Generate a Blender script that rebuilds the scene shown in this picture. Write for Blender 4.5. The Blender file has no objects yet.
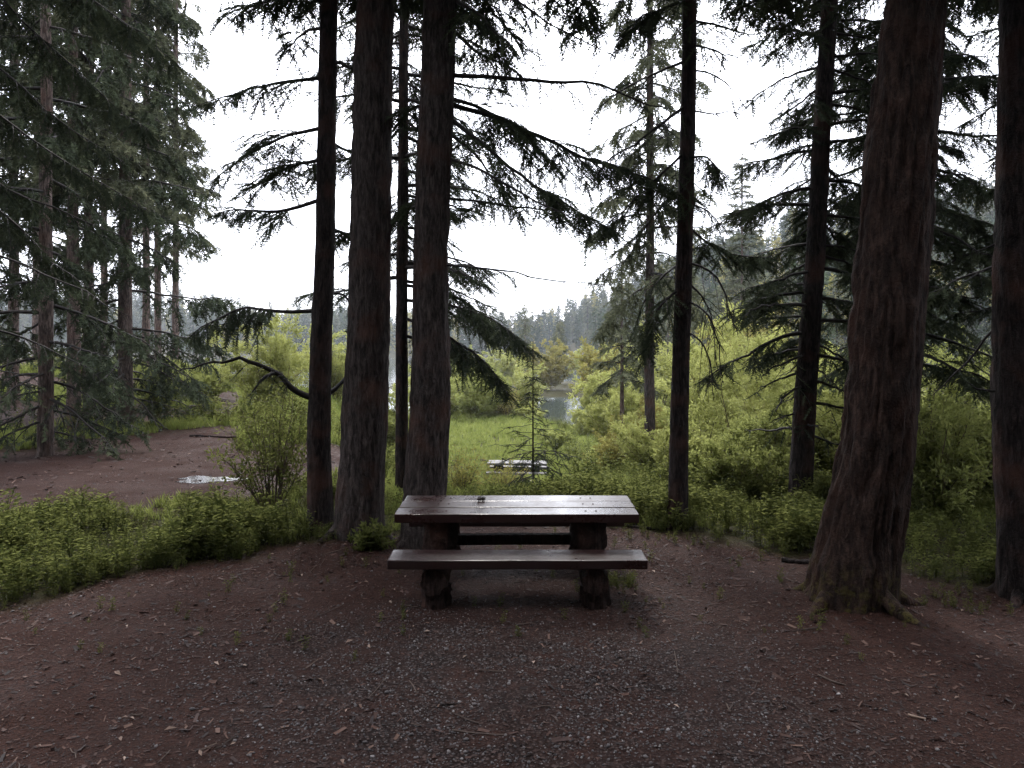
import bpy, bmesh, math, time
import numpy as np
from mathutils import Vector, Matrix

T0 = time.time()
SC = bpy.context.scene
COL = SC.collection
F, CX, HY, H = 750.0, 512.0, 342.0, 2.37     # focal length in px, principal column, horizon row, eye height
rng = np.random.default_rng(7)
UP = np.array([0., 0., 1.])


def W(px, py, Y):
    return np.array([(px - CX) * Y / F, Y, H - (py - HY) * Y / F])


def sstep(a, b, x):
    t = np.clip((np.asarray(x, float) - a) / (b - a), 0, 1)
    return t * t * (3 - 2 * t)


def vnoise(x, y, seed=0):
    """hash based 2-D value noise in 0..1"""
    x = np.asarray(x, float); y = np.asarray(y, float)
    xi = np.floor(x).astype(np.int64); yi = np.floor(y).astype(np.int64)
    fx = x - xi; fy = y - yi
    fx = fx * fx * (3 - 2 * fx); fy = fy * fy * (3 - 2 * fy)

    def h(i, j):
        n = (i * 374761393 + j * 668265263 + seed * 1274126177) & 0xFFFFFFFF
        n = ((n ^ (n >> 13)) * 1274126177) & 0xFFFFFFFF
        return ((n ^ (n >> 16)) & 0xFFFF) / 65535.0
    return ((h(xi, yi) * (1 - fx) + h(xi + 1, yi) * fx) * (1 - fy)
            + (h(xi, yi + 1) * (1 - fx) + h(xi + 1, yi + 1) * fx) * fy)


# ------------------------------------------------------------------ terrain
WATER_Z = -5.3


def hz(X, Y):
    X = np.asarray(X, float); Y = np.asarray(Y, float)
    u = X / np.maximum(Y, 7.0)
    cr = np.interp(Y, [-90, 9.3, 11, 14, 20, 29, 42, 56, 63, 68, 97, 106, 142, 152, 330, 350, 380, 600, 3000],
                   [0, 0, -.08, -.5, -1.5, -3.0, -4.0, -4.2, -4.9, -6.8, -6.8, -4.9, -4.9, -7, -7, -5.6, -4.6, 3, 10])
    c = np.interp(Y, [-90, 9.3, 11, 14, 20, 29, 54, 62, 68, 97, 106, 142, 152, 330, 350, 380, 600, 3000],
                  [0, 0, -.08, -.5, -1.5, -3.0, -3.2, -4.8, -6.8, -6.8, -4.9, -4.9, -7, -7, -5.6, -4.6, 3, 10])
    wc = sstep(.03, .07, u); c = c * (1 - wc) + cr * wc
    l = np.interp(Y, [-90, 34, 45, 58, 66, 76, 330, 350, 380, 600, 3000],
                  [0, 0, -.8, -4.2, -5.5, -7, -7, -5.6, -4.6, 6, 14])
    r = np.interp(Y, [-90, 9.3, 12, 20, 30, 45, 70, 330, 380, 600, 3000],
                  [0, 0, -.15, -1.1, -2.1, -3.6, -4.6, -4.4, -3, 6, 14])
    wl = sstep(-.12, -.27, u) if False else 1 - sstep(-.27, -.12, u)
    wr = sstep(.1, .3, u)
    z = l * wl + r * wr + c * (1 - wl - wr)
    z = z + np.clip(-X - 11, 0, 22) * .12 * sstep(8, 16, Y) * (1 - sstep(45, 75, Y))
    z = z + 48 * sstep(8, 140, X) * sstep(95, 300, Y) + 20 * sstep(150, 420, X) * sstep(95, 300, Y)
    z = z + 16 * sstep(60, 300, -X) * sstep(330, 520, Y)
    near = (1 - sstep(30, 60, Y)) * (1 - np.exp(-(((X + 5.23) / .9) ** 2 + ((Y - 12.9) / .6) ** 2) ** 2))   # level ground under the puddle
    z = z + near * ((vnoise(X * .9, Y * .9, 3) - .5) * .07 + (vnoise(X * 3.1, Y * 3.1, 4) - .5) * .018 + (vnoise(X * 8.3, Y * 8.3, 14) - .5) * .010)
    z = z + sstep(20, 60, Y) * (vnoise(X * .12, Y * .12, 5) - .5) * .5
    # little mound under the big leaning tree
    z = z + .10 * np.exp(-((X - 3.0) ** 2 + (Y - 6.75) ** 2) / .7)
    return z


def h1(x, y):
    return float(hz(np.array([x]), np.array([y]))[0])


def grass_mask(X, Y):
    """1 where plants cover the soil, 0 on bare trodden ground"""
    X = np.asarray(X, float); Y = np.asarray(Y, float)
    n = vnoise(X * .8, Y * .8, 11) - .5
    edgeL = np.interp(X, [-12, -4.6, -2.48, -1.2, 0, 1.6, 2.4, 3.0, 4.2, 5, 9], [4.6, 6.75, 8.75, 9.6, 9.9, 9.75, 9.3, 8.35, 7.55, 6.9, 5.2])
    m = sstep(-.25, .45, Y - edgeL + n * .9 + (vnoise(X * 2.6, Y * 2.6, 12) - .5) * .6)
    u = X / np.maximum(Y, 5)
    yc = np.interp(u, [-.9, -.5, -.35, -.22], [13.2, 13.3, 13.8, 17.0])
    hw = np.interp(u, [-.9, -.35, -.22, -.18], [3.0, 2.9, 2.2, 0.0])
    road = 1 - sstep(hw - .5, hw + .6, np.abs(Y - yc) + n * 1.4)
    road = road * (1 - sstep(-.2, -.16, u))
    m = m * (1 - road)
    # forest floor on the left beyond the road: patchy
    ff = (1 - sstep(-.40, -.30, u)) * sstep(14, 16, Y) * (1 - sstep(40, 55, Y))
    m = m * (1 - ff * (.45 + .55 * sstep(.35, .6, vnoise(X * .45, Y * .45, 21))))
    return np.clip(m, 0, 1)


# ------------------------------------------------------------------ mesh plumbing
class MB:
    def __init__(self):
        self.V = []; self.Fs = []; self.M = []; self.T = []; self.n = 0; self.S = []

    def add(self, V, Fc, mat=0, tint=None, smooth=False):
        V = np.asarray(V, np.float32).reshape(-1, 3); Fc = np.asarray(Fc, np.int64)
        if len(V) == 0 or len(Fc) == 0:
            return self
        self.V.append(V); self.Fs.append(Fc + self.n); self.M.append(np.full(len(Fc), mat, np.int32))
        self.S.append(np.full(len(Fc), smooth, bool))
        if tint is None:
            tint = np.full(len(V), .5, np.float32)
        self.T.append(np.broadcast_to(np.asarray(tint, np.float32), (len(V),)))
        self.n += len(V)
        return self

    def build(self, name, mats, parent=None, origin=None):
        me = bpy.data.meshes.new(name)
        V = np.concatenate(self.V).astype(np.float64)
        if origin is not None:
            V = V - np.asarray(origin, float)
        V = V.astype(np.float32)
        me.vertices.add(len(V)); me.vertices.foreach_set('co', V.ravel())
        tot = np.concatenate([np.full(len(f), f.shape[1], np.int32) for f in self.Fs])
        idx = np.concatenate([f.ravel() for f in self.Fs]).astype(np.int32)
        st = np.concatenate([[0], np.cumsum(tot)[:-1]]).astype(np.int32)
        me.loops.add(len(idx)); me.loops.foreach_set('vertex_index', idx)
        me.polygons.add(len(tot)); me.polygons.foreach_set('loop_start', st)
        me.polygons.foreach_set('material_index', np.concatenate(self.M))
        me.polygons.foreach_set('use_smooth', np.concatenate(self.S))
        a = me.attributes.new('tint', 'FLOAT', 'POINT')
        a.data.foreach_set('value', np.concatenate(self.T).astype(np.float32))
        me.update(calc_edges=True)
        for m in (mats if isinstance(mats, (list, tuple)) else [mats]):
            me.materials.append(m)
        o = bpy.data.objects.new(name, me); COL.objects.link(o)
        if parent is not None:
            o.parent = parent
        if origin is not None and parent is None:
            o.location = origin
        return o


def tag(o, label=None, cat=None, group=None, kind=None):
    if label: o['label'] = label
    if cat: o['category'] = cat
    if group: o['group'] = group
    if kind: o['kind'] = kind
    return o


def empty(name, loc):
    o = bpy.data.objects.new(name, None); COL.objects.link(o)
    o.location = tuple(float(v) for v in loc)
    o.empty_display_size = .2
    return o


def copy_tree(o, parent=None):
    c = o.copy(); COL.objects.link(c)
    if parent is not None:
        c.parent = parent
    for ch in list(o.children):
        copy_tree(ch, c)
    return c


def norm(v):
    return v / np.maximum(np.linalg.norm(v, axis=-1, keepdims=True), 1e-9)


def tubes(P, R, sides=5, caps=False):
    """P (S,K,3), R (S,K) -> verts, quads of S tubes"""
    P = np.asarray(P, float); R = np.asarray(R, float)
    S, K, _ = P.shape
    Tn = norm(np.gradient(P, axis=1))
    ref = np.where(np.abs(Tn[..., 2:3]) > .9, np.array([1., 0, 0]), UP)
    A = norm(np.cross(ref, Tn)); B = np.cross(Tn, A)
    th = np.arange(sides) * 2 * math.pi / sides
    ring = (A[:, :, None, :] * np.cos(th)[None, None, :, None] + B[:, :, None, :] * np.sin(th)[None, None, :, None])
    V = P[:, :, None, :] + ring * R[:, :, None, None]
    base = (np.arange(S)[:, None, None] * K * sides + np.arange(K - 1)[None, :, None] * sides)
    i = np.arange(sides)[None, None, :]; j = (np.arange(sides)[None, None, :] + 1) % sides
    q = np.stack([base + i, base + j, base + sides + j, base + sides + i], -1).reshape(-1, 4)
    return V.reshape(-1, 3), q


def frames(d, up):
    x = norm(d); y = norm(np.cross(up, x)); z = np.cross(x, y)
    return np.stack([x, y, z], -1)        # columns


def instance(mb, tmpl, pos, rot, scale, mat=0, tint=None, smooth=False):
    V, Fc = tmpl
    N = len(pos)
    if N == 0:
        return
    sc = np.asarray(scale, float)
    if sc.ndim == 1:
        sc = sc[:, None]
    VV = np.einsum('nij,nvj->nvi', rot, V[None] * sc[:, None, :]) + pos[:, None, :]
    FF = Fc[None] + (np.arange(N) * len(V))[:, None, None]
    t = np.repeat(rng.random(N) if tint is None else tint, len(V))
    mb.add(VV.reshape(-1, 3), FF.reshape(-1, Fc.shape[1]), mat, t, smooth)


def rotz(a):
    c, s = np.cos(a), np.sin(a); o = np.zeros_like(a); e = np.ones_like(a)
    return np.stack([np.stack([c, -s, o], -1), np.stack([s, c, o], -1), np.stack([o, o, e], -1)], -2)


# ------------------------------------------------------------------ materials
def newmat(name):
    m = bpy.data.materials.new(name); m.use_nodes = True
    nt = m.node_tree; nt.nodes.clear()
    out = nt.nodes.new('ShaderNodeOutputMaterial')
    return m, nt, out


def N(nt, typ, **kw):
    n = nt.nodes.new(typ)
    for k, v in kw.items():
        if k in n.inputs:
            n.inputs[k].default_value = v
        else:
            setattr(n, k, v)
    return n


def L(nt, a, b):
    nt.links.new(a, b)


def ramp(nt, fac, stops, interp='LINEAR'):
    r = nt.nodes.new('ShaderNodeValToRGB'); r.color_ramp.interpolation = interp
    el = r.color_ramp.elements
    while len(el) < len(stops):
        el.new(.5)
    for e, (p, c) in zip(el, stops):
        e.position = p; e.color = (c[0], c[1], c[2], 1)
    L(nt, fac, r.inputs[0])
    return r.outputs[0]


def geo_pos(nt):
    return nt.nodes.new('ShaderNodeNewGeometry').outputs['Position']


def noise(nt, vec, scale, detail=4, rough=.55, dist=0.0):
    n = nt.nodes.new('ShaderNodeTexNoise')
    n.inputs['Scale'].default_value = scale; n.inputs['Detail'].default_value = detail
    n.inputs['Roughness'].default_value = rough; n.inputs['Distortion'].default_value = dist
    L(nt, vec, n.inputs['Vector'])
    return n.outputs['Fac']


def mixc(nt, fac, a, b, mode='MIX'):
    m = nt.nodes.new('ShaderNodeMix'); m.data_type = 'RGBA'; m.blend_type = mode
    for sock, v in ((m.inputs[0], fac), (m.inputs[6], a), (m.inputs[7], b)):
        if hasattr(v, 'links'):
            L(nt, v, sock)
        elif isinstance(v, (int, float)):
            sock.default_value = v
        else:
            sock.default_value = (v[0], v[1], v[2], 1)
    return m.outputs[2]


def math_(nt, op, a, b=0.0):
    m = nt.nodes.new('ShaderNodeMath'); m.operation = op
    for s, v in ((m.inputs[0], a), (m.inputs[1], b)):
        if hasattr(v, 'links'):
            L(nt, v, s)
        else:
            s.default_value = v
    return m.outputs[0]


def foliage_mat(name, stops, transl=.35, patch=.5):
    """leaf: tint attribute per leaf plus a slow variation over the plant; lets light through"""
    m, nt, out = newmat(name)
    at = N(nt, 'ShaderNodeAttribute'); at.attribute_name = 'tint'
    n = noise(nt, geo_pos(nt), 1.3, 2)
    f = math_(nt, 'ADD', math_(nt, 'MULTIPLY', at.outputs['Fac'], 1 - patch), math_(nt, 'MULTIPLY', n, patch))
    c = ramp(nt, f, stops)
    d = N(nt, 'ShaderNodeBsdfDiffuse'); t = N(nt, 'ShaderNodeBsdfTranslucent')
    L(nt, c, d.inputs[0])
    L(nt, mixc(nt, .5, c, (.30, .315, .095)) if transl > .2 else c, t.inputs[0])
    mx = N(nt, 'ShaderNodeMixShader'); mx.inputs[0].default_value = transl
    L(nt, d.outputs[0], mx.inputs[1]); L(nt, t.outputs[0], mx.inputs[2]); L(nt, mx.outputs[0], out.inputs[0])
    return m


def bark_mat(name, dark, light, red=(.10, .045, .03), moss=False, vscale=1.0):
    m, nt, out = newmat(name)
    pos = geo_pos(nt)
    mp = N(nt, 'ShaderNodeMapping'); mp.inputs['Scale'].default_value = (1, 1, .2); L(nt, pos, mp.inputs[0])
    n1 = noise(nt, mp.outputs[0], 26 * vscale, 6, .65, .6)
    n2 = noise(nt, pos, 2.3, 4)
    n3 = noise(nt, pos, 45, 3, .6)
    n4 = noise(nt, mp.outputs[0], 75 * vscale, 4, .7, .3)
    c = ramp(nt, math_(nt, 'ADD', math_(nt, 'MULTIPLY', n1, .7), math_(nt, 'MULTIPLY', n4, .3)), [(.40, tuple(a * .4 for a in dark)), (.5, tuple(a * .6 + b * .4 for a, b in zip(dark, light))), (.62, tuple(b * 1.5 for b in light))])  # bark tones, with furrow shade painted in: hollows darkened, ridges lightened
    c = mixc(nt, ramp(nt, n2, [(.5, (0, 0, 0)), (.72, (.6, .6, .6))]), c, red)
    c = mixc(nt, math_(nt, 'MULTIPLY', n3, .35), c, light)
    if moss:
        sx = N(nt, 'ShaderNodeSeparateXYZ'); L(nt, pos, sx.inputs[0])
        mr = N(nt, 'ShaderNodeMapRange'); L(nt, sx.outputs[2], mr.inputs[0])
        mr.inputs[1].default_value = .5; mr.inputs[2].default_value = .05
        k = math_(nt, 'MULTIPLY', mr.outputs[0], ramp(nt, noise(nt, pos, 11, 6, .7), [(.5, (0, 0, 0)), (.58, (1, 1, 1))]))
        c = mixc(nt, math_(nt, 'MULTIPLY', k, .55), c, (.075, .066, .014))
    b = N(nt, 'ShaderNodeBsdfPrincipled'); b.inputs['Roughness'].default_value = .85
    b.inputs['Specular IOR Level'].default_value = .08
    L(nt, c, b.inputs['Base Color'])
    bp = N(nt, 'ShaderNodeBump'); bp.inputs['Strength'].default_value = 1.0; bp.inputs['Distance'].default_value = .045
    L(nt, math_(nt, 'ADD', n1, math_(nt, 'MULTIPLY', n3, .35)), bp.inputs['Height']); L(nt, bp.outputs[0], b.inputs['Normal'])
    L(nt, b.outputs[0], out.inputs[0])
    return m


def tint_mat(name, stops, rough=.8, spec=.3, bump=0, bscale=60):
    m, nt, out = newmat(name)
    at = N(nt, 'ShaderNodeAttribute'); at.attribute_name = 'tint'
    b = N(nt, 'ShaderNodeBsdfPrincipled'); b.inputs['Roughness'].default_value = rough
    b.inputs['Specular IOR Level'].default_value = spec
    n = noise(nt, geo_pos(nt), bscale, 4)
    c = ramp(nt, at.outputs['Fac'], stops)
    c = mixc(nt, math_(nt, 'MULTIPLY', n, .5), c, tuple(v * .45 for v in stops[0][1]))
    L(nt, c, b.inputs['Base Color'])
    if bump:
        bp = N(nt, 'ShaderNodeBump'); bp.inputs['Strength'].default_value = bump; bp.inputs['Distance'].default_value = .01
        L(nt, n, bp.inputs['Height']); L(nt, bp.outputs[0], b.inputs['Normal'])
    L(nt, b.outputs[0], out.inputs[0])
    return m


def wood_mat(name, dark, light, rough, wet=.0, rot_axis='X'):
    m, nt, out = newmat(name)
    tc = N(nt, 'ShaderNodeTexCoord')
    mp = N(nt, 'ShaderNodeMapping'); mp.inputs['Scale'].default_value = (.35, 6, 6) if rot_axis == 'X' else (6, .35, 6)
    L(nt, tc.outputs['Object'], mp.inputs[0])
    n1 = noise(nt, mp.outputs[0], 9, 6, .6, .8)
    n2 = noise(nt, tc.outputs['Object'], 3.1, 4)
    n3 = noise(nt, tc.outputs['Object'], 38, 4, .65)
    c = ramp(nt, n1, [(.3, dark), (.7, light)])
    c = mixc(nt, math_(nt, 'MULTIPLY', n2, .6), c, dark)
    b = N(nt, 'ShaderNodeBsdfPrincipled')
    L(nt, c, b.inputs['Base Color'])
    r = ramp(nt, math_(nt, 'ADD', math_(nt, 'MULTIPLY', n2, .7), math_(nt, 'MULTIPLY', n3, .3)), [(.35, (rough * .6,) * 3), (.68, (min(1, rough * 1.9),) * 3)])
    L(nt, r, b.inputs['Roughness'])
    b.inputs['Specular IOR Level'].default_value = .33
    b.inputs['Coat Weight'].default_value = wet; b.inputs['Coat Roughness'].default_value = .14
    bp = N(nt, 'ShaderNodeBump'); bp.inputs['Strength'].default_value = .2; bp.inputs['Distance'].default_value = .003
    L(nt, math_(nt, 'ADD', n1, n3), bp.inputs['Height']); L(nt, bp.outputs[0], b.inputs['Normal'])
    L(nt, bp.outputs[0], b.inputs['Coat Normal'])
    L(nt, b.outputs[0], out.inputs[0])
    return m


def ground_mat():
    m, nt, out = newmat('ground_soil')
    pos = geo_pos(nt)
    g = N(nt, 'ShaderNodeAttribute'); g.attribute_name = 'tint'          # plants
    gv = N(nt, 'ShaderNodeAttribute'); gv.attribute_name = 'gravel'
    n1 = noise(nt, pos, 1.1, 5); n2 = noise(nt, pos, 14, 6, .7); n3 = noise(nt, pos, 70, 4, .7)
    vo = N(nt, 'ShaderNodeTexVoronoi'); vo.inputs['Scale'].default_value = 46; L(nt, pos, vo.inputs['Vector'])
    vo2 = N(nt, 'ShaderNodeTexVoronoi'); vo2.inputs['Scale'].default_value = 95; L(nt, pos, vo2.inputs['Vector'])
    soil = ramp(nt, n2, [(.32, (.018, .0095, .008)), (.5, (.05, .025, .019)), (.68, (.10, .048, .034))])
    soil = mixc(nt, ramp(nt, n1, [(.4, (0, 0, 0)), (.65, (.7, .7, .7))]), soil, (.042, .025, .021))
    litter = ramp(nt, vo2.outputs['Distance'], [(.0, (.17, .085, .055)), (.35, (.085, .04, .028)), (.7, (.025, .014, .012))])
    soil = mixc(nt, .45, soil, litter)
    bw = N(nt, 'ShaderNodeRGBToBW'); L(nt, vo.outputs['Color'], bw.inputs[0])
    peb = ramp(nt, bw.outputs[0], [(.2, (.03, .024, .024)), (.5, (.075, .062, .060)), (.8, (.15, .128, .122))])
    peb = mixc(nt, ramp(nt, vo.outputs['Distance'], [(.35, (0, 0, 0)), (.6, (1, 1, 1))]), peb, (.02, .014, .012))
    gf = math_(nt, 'MULTIPLY', gv.outputs['Fac'], ramp(nt, noise(nt, pos, 2.2, 5, .7), [(.34, (0, 0, 0)), (.6, (1, 1, 1))]))
    c = mixc(nt, gf, soil, peb)
    green = ramp(nt, n2, [(.3, (.026, .028, .011)), (.55, (.055, .066, .02)), (.75, (.085, .10, .03))])
    gm = math_(nt, 'MULTIPLY', g.outputs['Fac'], ramp(nt, noise(nt, pos, 5, 4), [(.3, (.35, .35, .35)), (.55, (1, 1, 1))]))
    c = mixc(nt, gm, c, green)
    b = N(nt, 'ShaderNodeBsdfPrincipled'); b.inputs['Specular IOR Level'].default_value = .08
    c = mixc(nt, 1.0, c, (.43, .368, .342), 'MULTIPLY')
    L(nt, c, b.inputs['Base Color'])
    L(nt, ramp(nt, n1, [(.35, (.75,) * 3), (.6, (.95,) * 3)]), b.inputs['Roughness'])
    bp = N(nt, 'ShaderNodeBump'); bp.inputs['Strength'].default_value = .8; bp.inputs['Distance'].default_value = .03
    hgt = math_(nt, 'ADD', math_(nt, 'ADD', n2, math_(nt, 'MULTIPLY', n3, .5)), math_(nt, 'MULTIPLY', vo.outputs['Distance'], -.6))
    L(nt, hgt, bp.inputs['Height']); L(nt, bp.outputs[0], b.inputs['Normal'])
    L(nt, b.outputs[0], out.inputs[0])
    return m


def water_mat():
    m, nt, out = newmat('lake_water')
    b = N(nt, 'ShaderNodeBsdfPrincipled')
    b.inputs['Base Color'].default_value = (.02, .028, .026, 1); b.inputs['Roughness'].default_value = .06
    b.inputs['IOR'].default_value = 1.33
    bp = N(nt, 'ShaderNodeBump'); bp.inputs['Strength'].default_value = .25; bp.inputs['Distance'].default_value = .05
    L(nt, noise(nt, geo_pos(nt), 2.5, 4), bp.inputs['Height']); L(nt, bp.outputs[0], b.inputs['Normal'])
    L(nt, b.outputs[0], out.inputs[0])
    return m


M = dict(
    puddle=tint_mat('puddle_water', [(0, (.02, .014, .012)), (1, (.03, .02, .017))], .1, .22),
    ground=ground_mat(), water=water_mat(),
    bark_grey=bark_mat('bark_grey', (.016, .013, .0125), (.056, .045, .041)),
    bark_red=bark_mat('bark_red', (.008, .0052, .0045), (.032, .0195, .015), (.036, .015, .0098), moss=True, vscale=.7),
    bark_dark=bark_mat('bark_dark', (.009, .0072, .007), (.032, .0245, .0225)),
    bark_pale=bark_mat('bark_pale', (.035, .026, .024), (.13, .10, .088)),
    twig=tint_mat('twig_wood', [(0, (.010, .008, .0075)), (1, (.030, .023, .0205))]),
    needle=foliage_mat('needle_dark', [(.2, (.024, .030, .021)), (.5, (.042, .052, .032)), (.8, (.072, .084, .046))], .15),
    needle_mid=foliage_mat('needle_mid', [(.2, (.045, .05, .034)), (.5, (.085, .092, .055)), (.8, (.13, .135, .08))], .2),
    needle_far=foliage_mat('needle_far', [(.2, (.02, .032, .020)), (.5, (.035, .05, .028)), (.8, (.055, .07, .035))], .1, .3),
    willow=foliage_mat('willow_leaf', [(.15, (.15, .165, .055)), (.5, (.265, .28, .095)), (.85, (.38, .385, .145))], .5),
    willow_deep=foliage_mat('shrub_leaf', [(.15, (.095, .112, .038)), (.5, (.172, .195, .063)), (.85, (.265, .285, .10))], .5),
    olive=foliage_mat('olive_leaf', [(.15, (.10, .09, .03)), (.5, (.19, .165, .05)), (.85, (.28, .23, .075))], .35),
    herb=foliage_mat('herb_leaf', [(.15, (.017, .023, .008)), (.5, (.036, .046, .014)), (.85, (.095, .105, .032))], .4),
    grass=foliage_mat('grass_blade', [(.15, (.08, .105, .026)), (.5, (.145, .18, .046)), (.85, (.21, .235, .07))], .35),
    stem=tint_mat('stem_brown', [(0, (.05, .032, .022)), (1, (.13, .09, .055))]),
    pebble=tint_mat('pebble', [(0, (.02, .0165, .0165)), (.5, (.058, .048, .048)), (.9, (.12, .105, .10)), (1, (.26, .245, .24))], .6, .4),
    litter=tint_mat('litter', [(0, (.011, .006, .005)), (.5, (.034, .0155, .011)), (.85, (.07, .032, .021)), (1, (.12, .07, .05))], .8),
    deadleaf=tint_mat('dead_leaf', [(0, (.10, .055, .035)), (1, (.30, .22, .17))], .6),
    stick=tint_mat('stick_wood', [(0, (.03, .02, .016)), (1, (.10, .07, .053))], .8, .3, .6),
    stone=tint_mat('rock', [(0, (.16, .12, .11)), (1, (.34, .27, .26))], .8, .3, .8, 18),
    table_top=wood_mat('table_top_wood', (.013, .0052, .0045), (.032, .0125, .010), .27, .04),
    table_seat=wood_mat('table_seat_wood', (.011, .0048, .0042), (.026, .0105, .009), .36, .2),
    table_log=bark_mat('table_log', (.010, .0065, .006), (.034, .021, .018)),
    old_top=wood_mat('weathered_top_wood', (.05, .046, .043), (.11, .103, .097), .8, .0),
    cone=tint_mat('cone_scale', [(0, (.02, .015, .012)), (1, (.06, .045, .035))], .7),
)

# ------------------------------------------------------------------ templates
def spray_template(seed, nn=13, nl=.2, nw=.055, flat=.45):
    """a needled twig of unit length along +x; triangles"""
    r = np.random.default_rng(seed)
    V = []; Fc = []

    def tri(a, b, c):
        k = len(V); V.extend([a, b, c]); Fc.append((k, k + 1, k + 2))
    tri((0, -.028, 0), (0, .028, 0), (1, 0, 0)); tri((0, 0, -.028), (0, 0, .028), (1, 0, 0))
    for i in range(nn):
        t = .06 + .94 * (i + r.random() * .6) / nn
        for s in (-1, 1):
            a = math.radians(48 + r.uniform(-14, 14)); l = nl * (1.1 - .35 * t) * r.uniform(.75, 1.2)
            el = r.normal(0, flat)
            d = np.array([math.cos(a), s * math.sin(a) * math.cos(el), math.sin(a) * math.sin(el)])
            p = np.array([t, 0, 0]); q = p + d * l
            w = np.array([nw, 0, 0]) * r.uniform(.8, 1.2) * .5
            tri(p - w, p + w, q)
    return np.array(V, float), np.array(Fc)


SPRAY = [spray_template(i) for i in range(4)]
SPRAY_C = [spray_template(20 + i, 9, .27, .095, .55) for i in range(4)]       # coarser, for trees farther off


def leaf_template(w=.42, fold=.12):
    V = np.array([(0, 0, 0), (.45, w * .5, fold), (1, 0, -.08), (.45, -w * .5, fold)], float)
    return V, np.array([(0, 1, 2), (0, 2, 3)])


LEAF = leaf_template(); LEAF_N = leaf_template(.26)


def herb_template(seed, n=18, leafl=.14):
    """upright leafy plant of unit height"""
    r = np.random.default_rng(seed)
    lv, lf = leaf_template(.5)
    V = []; Fc = []; k = 0
    for st in range(3):
        az = r.uniform(0, 6.28); lean = r.uniform(.05, .35); hh = r.uniform(.7, 1.0)
        P = np.array([[math.cos(az) * lean * t * t, math.sin(az) * lean * t * t, hh * t] for t in (0, .5, 1)])
        sv, sf = tubes(P[None], np.array([[.012, .009, .004]]), 3)
        for q in sf:
            Fc.extend([(k + q[0], k + q[1], k + q[2]), (k + q[0], k + q[2], k + q[3])])
        V.append(sv); k += len(sv)
        for i in range(n):
            t = .22 + .78 * (i + r.random()) / n
            p = np.array([math.cos(az) * lean * t * t, math.sin(az) * lean * t * t, hh * t])
            a = i * 2.4 + r.uniform(-.5, .5); e = r.uniform(-.3, .6)
            d = np.array([math.cos(a) * math.cos(e), math.sin(a) * math.cos(e), math.sin(e)])
            R = frames(d[None], norm(UP + r.normal(0, .3, 3))[None])[0]
            off = d * r.uniform(0, .14)
            V.append((lv * leafl * r.uniform(.6, 1.25)) @ R.T + p + off)
            Fc.extend([(k + a_, k + b_, k + c_) for a_, b_, c_ in lf]); k += len(lv)
    return np.concatenate(V), np.array(Fc)


HERB = [herb_template(40 + i) for i in range(5)]


def tuft_template(seed, n=14, w=.035):
    r = np.random.default_rng(seed)
    V = []; Fc = []
    for i in range(n):
        a = r.uniform(0, 6.28); l = r.uniform(.5, 1.0); s = r.uniform(.1, .55)
        b = np.array([r.normal(0, .12), r.normal(0, .12), 0]); d = np.array([math.cos(a), math.sin(a), 0])
        p = np.array([-d[1], d[0], 0]) * w
        k = len(V)
        V.extend([b - p, b + p, b + d * s * .4 * l + UP * l * .6 + p * .6, b + d * s * l + UP * l])
        Fc.extend([(k, k + 1, k + 2), (k, k + 2, k + 3)])
    return np.array(V, float), np.array(Fc)


TUFT = [tuft_template(60 + i) for i in range(4)]


def rock_template(seed, sub=2, rough=.22):
    bm = bmesh.new(); bmesh.ops.create_icosphere(bm, subdivisions=sub, radius=1)
    r = np.random.default_rng(seed)
    V = np.array([v.co[:] for v in bm.verts]); Fc = np.array([[v.index for v in f.verts] for f in bm.faces])
    bm.free()
    ax = r.normal(0, 1, (7, 3)); ph = r.uniform(0, 6.28, 7)
    d = sum(np.sin(V @ (ax[i] * 1.6) + ph[i]) for i in range(7)) / 3
    V = V * (1 + rough * d[:, None]) * np.array([1, .8, .6])
    return V, Fc


PEB = [rock_template(80 + i, 1, .25) for i in range(4)]
ROCK = [rock_template(90 + i, 3, .2) for i in range(3)]

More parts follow.
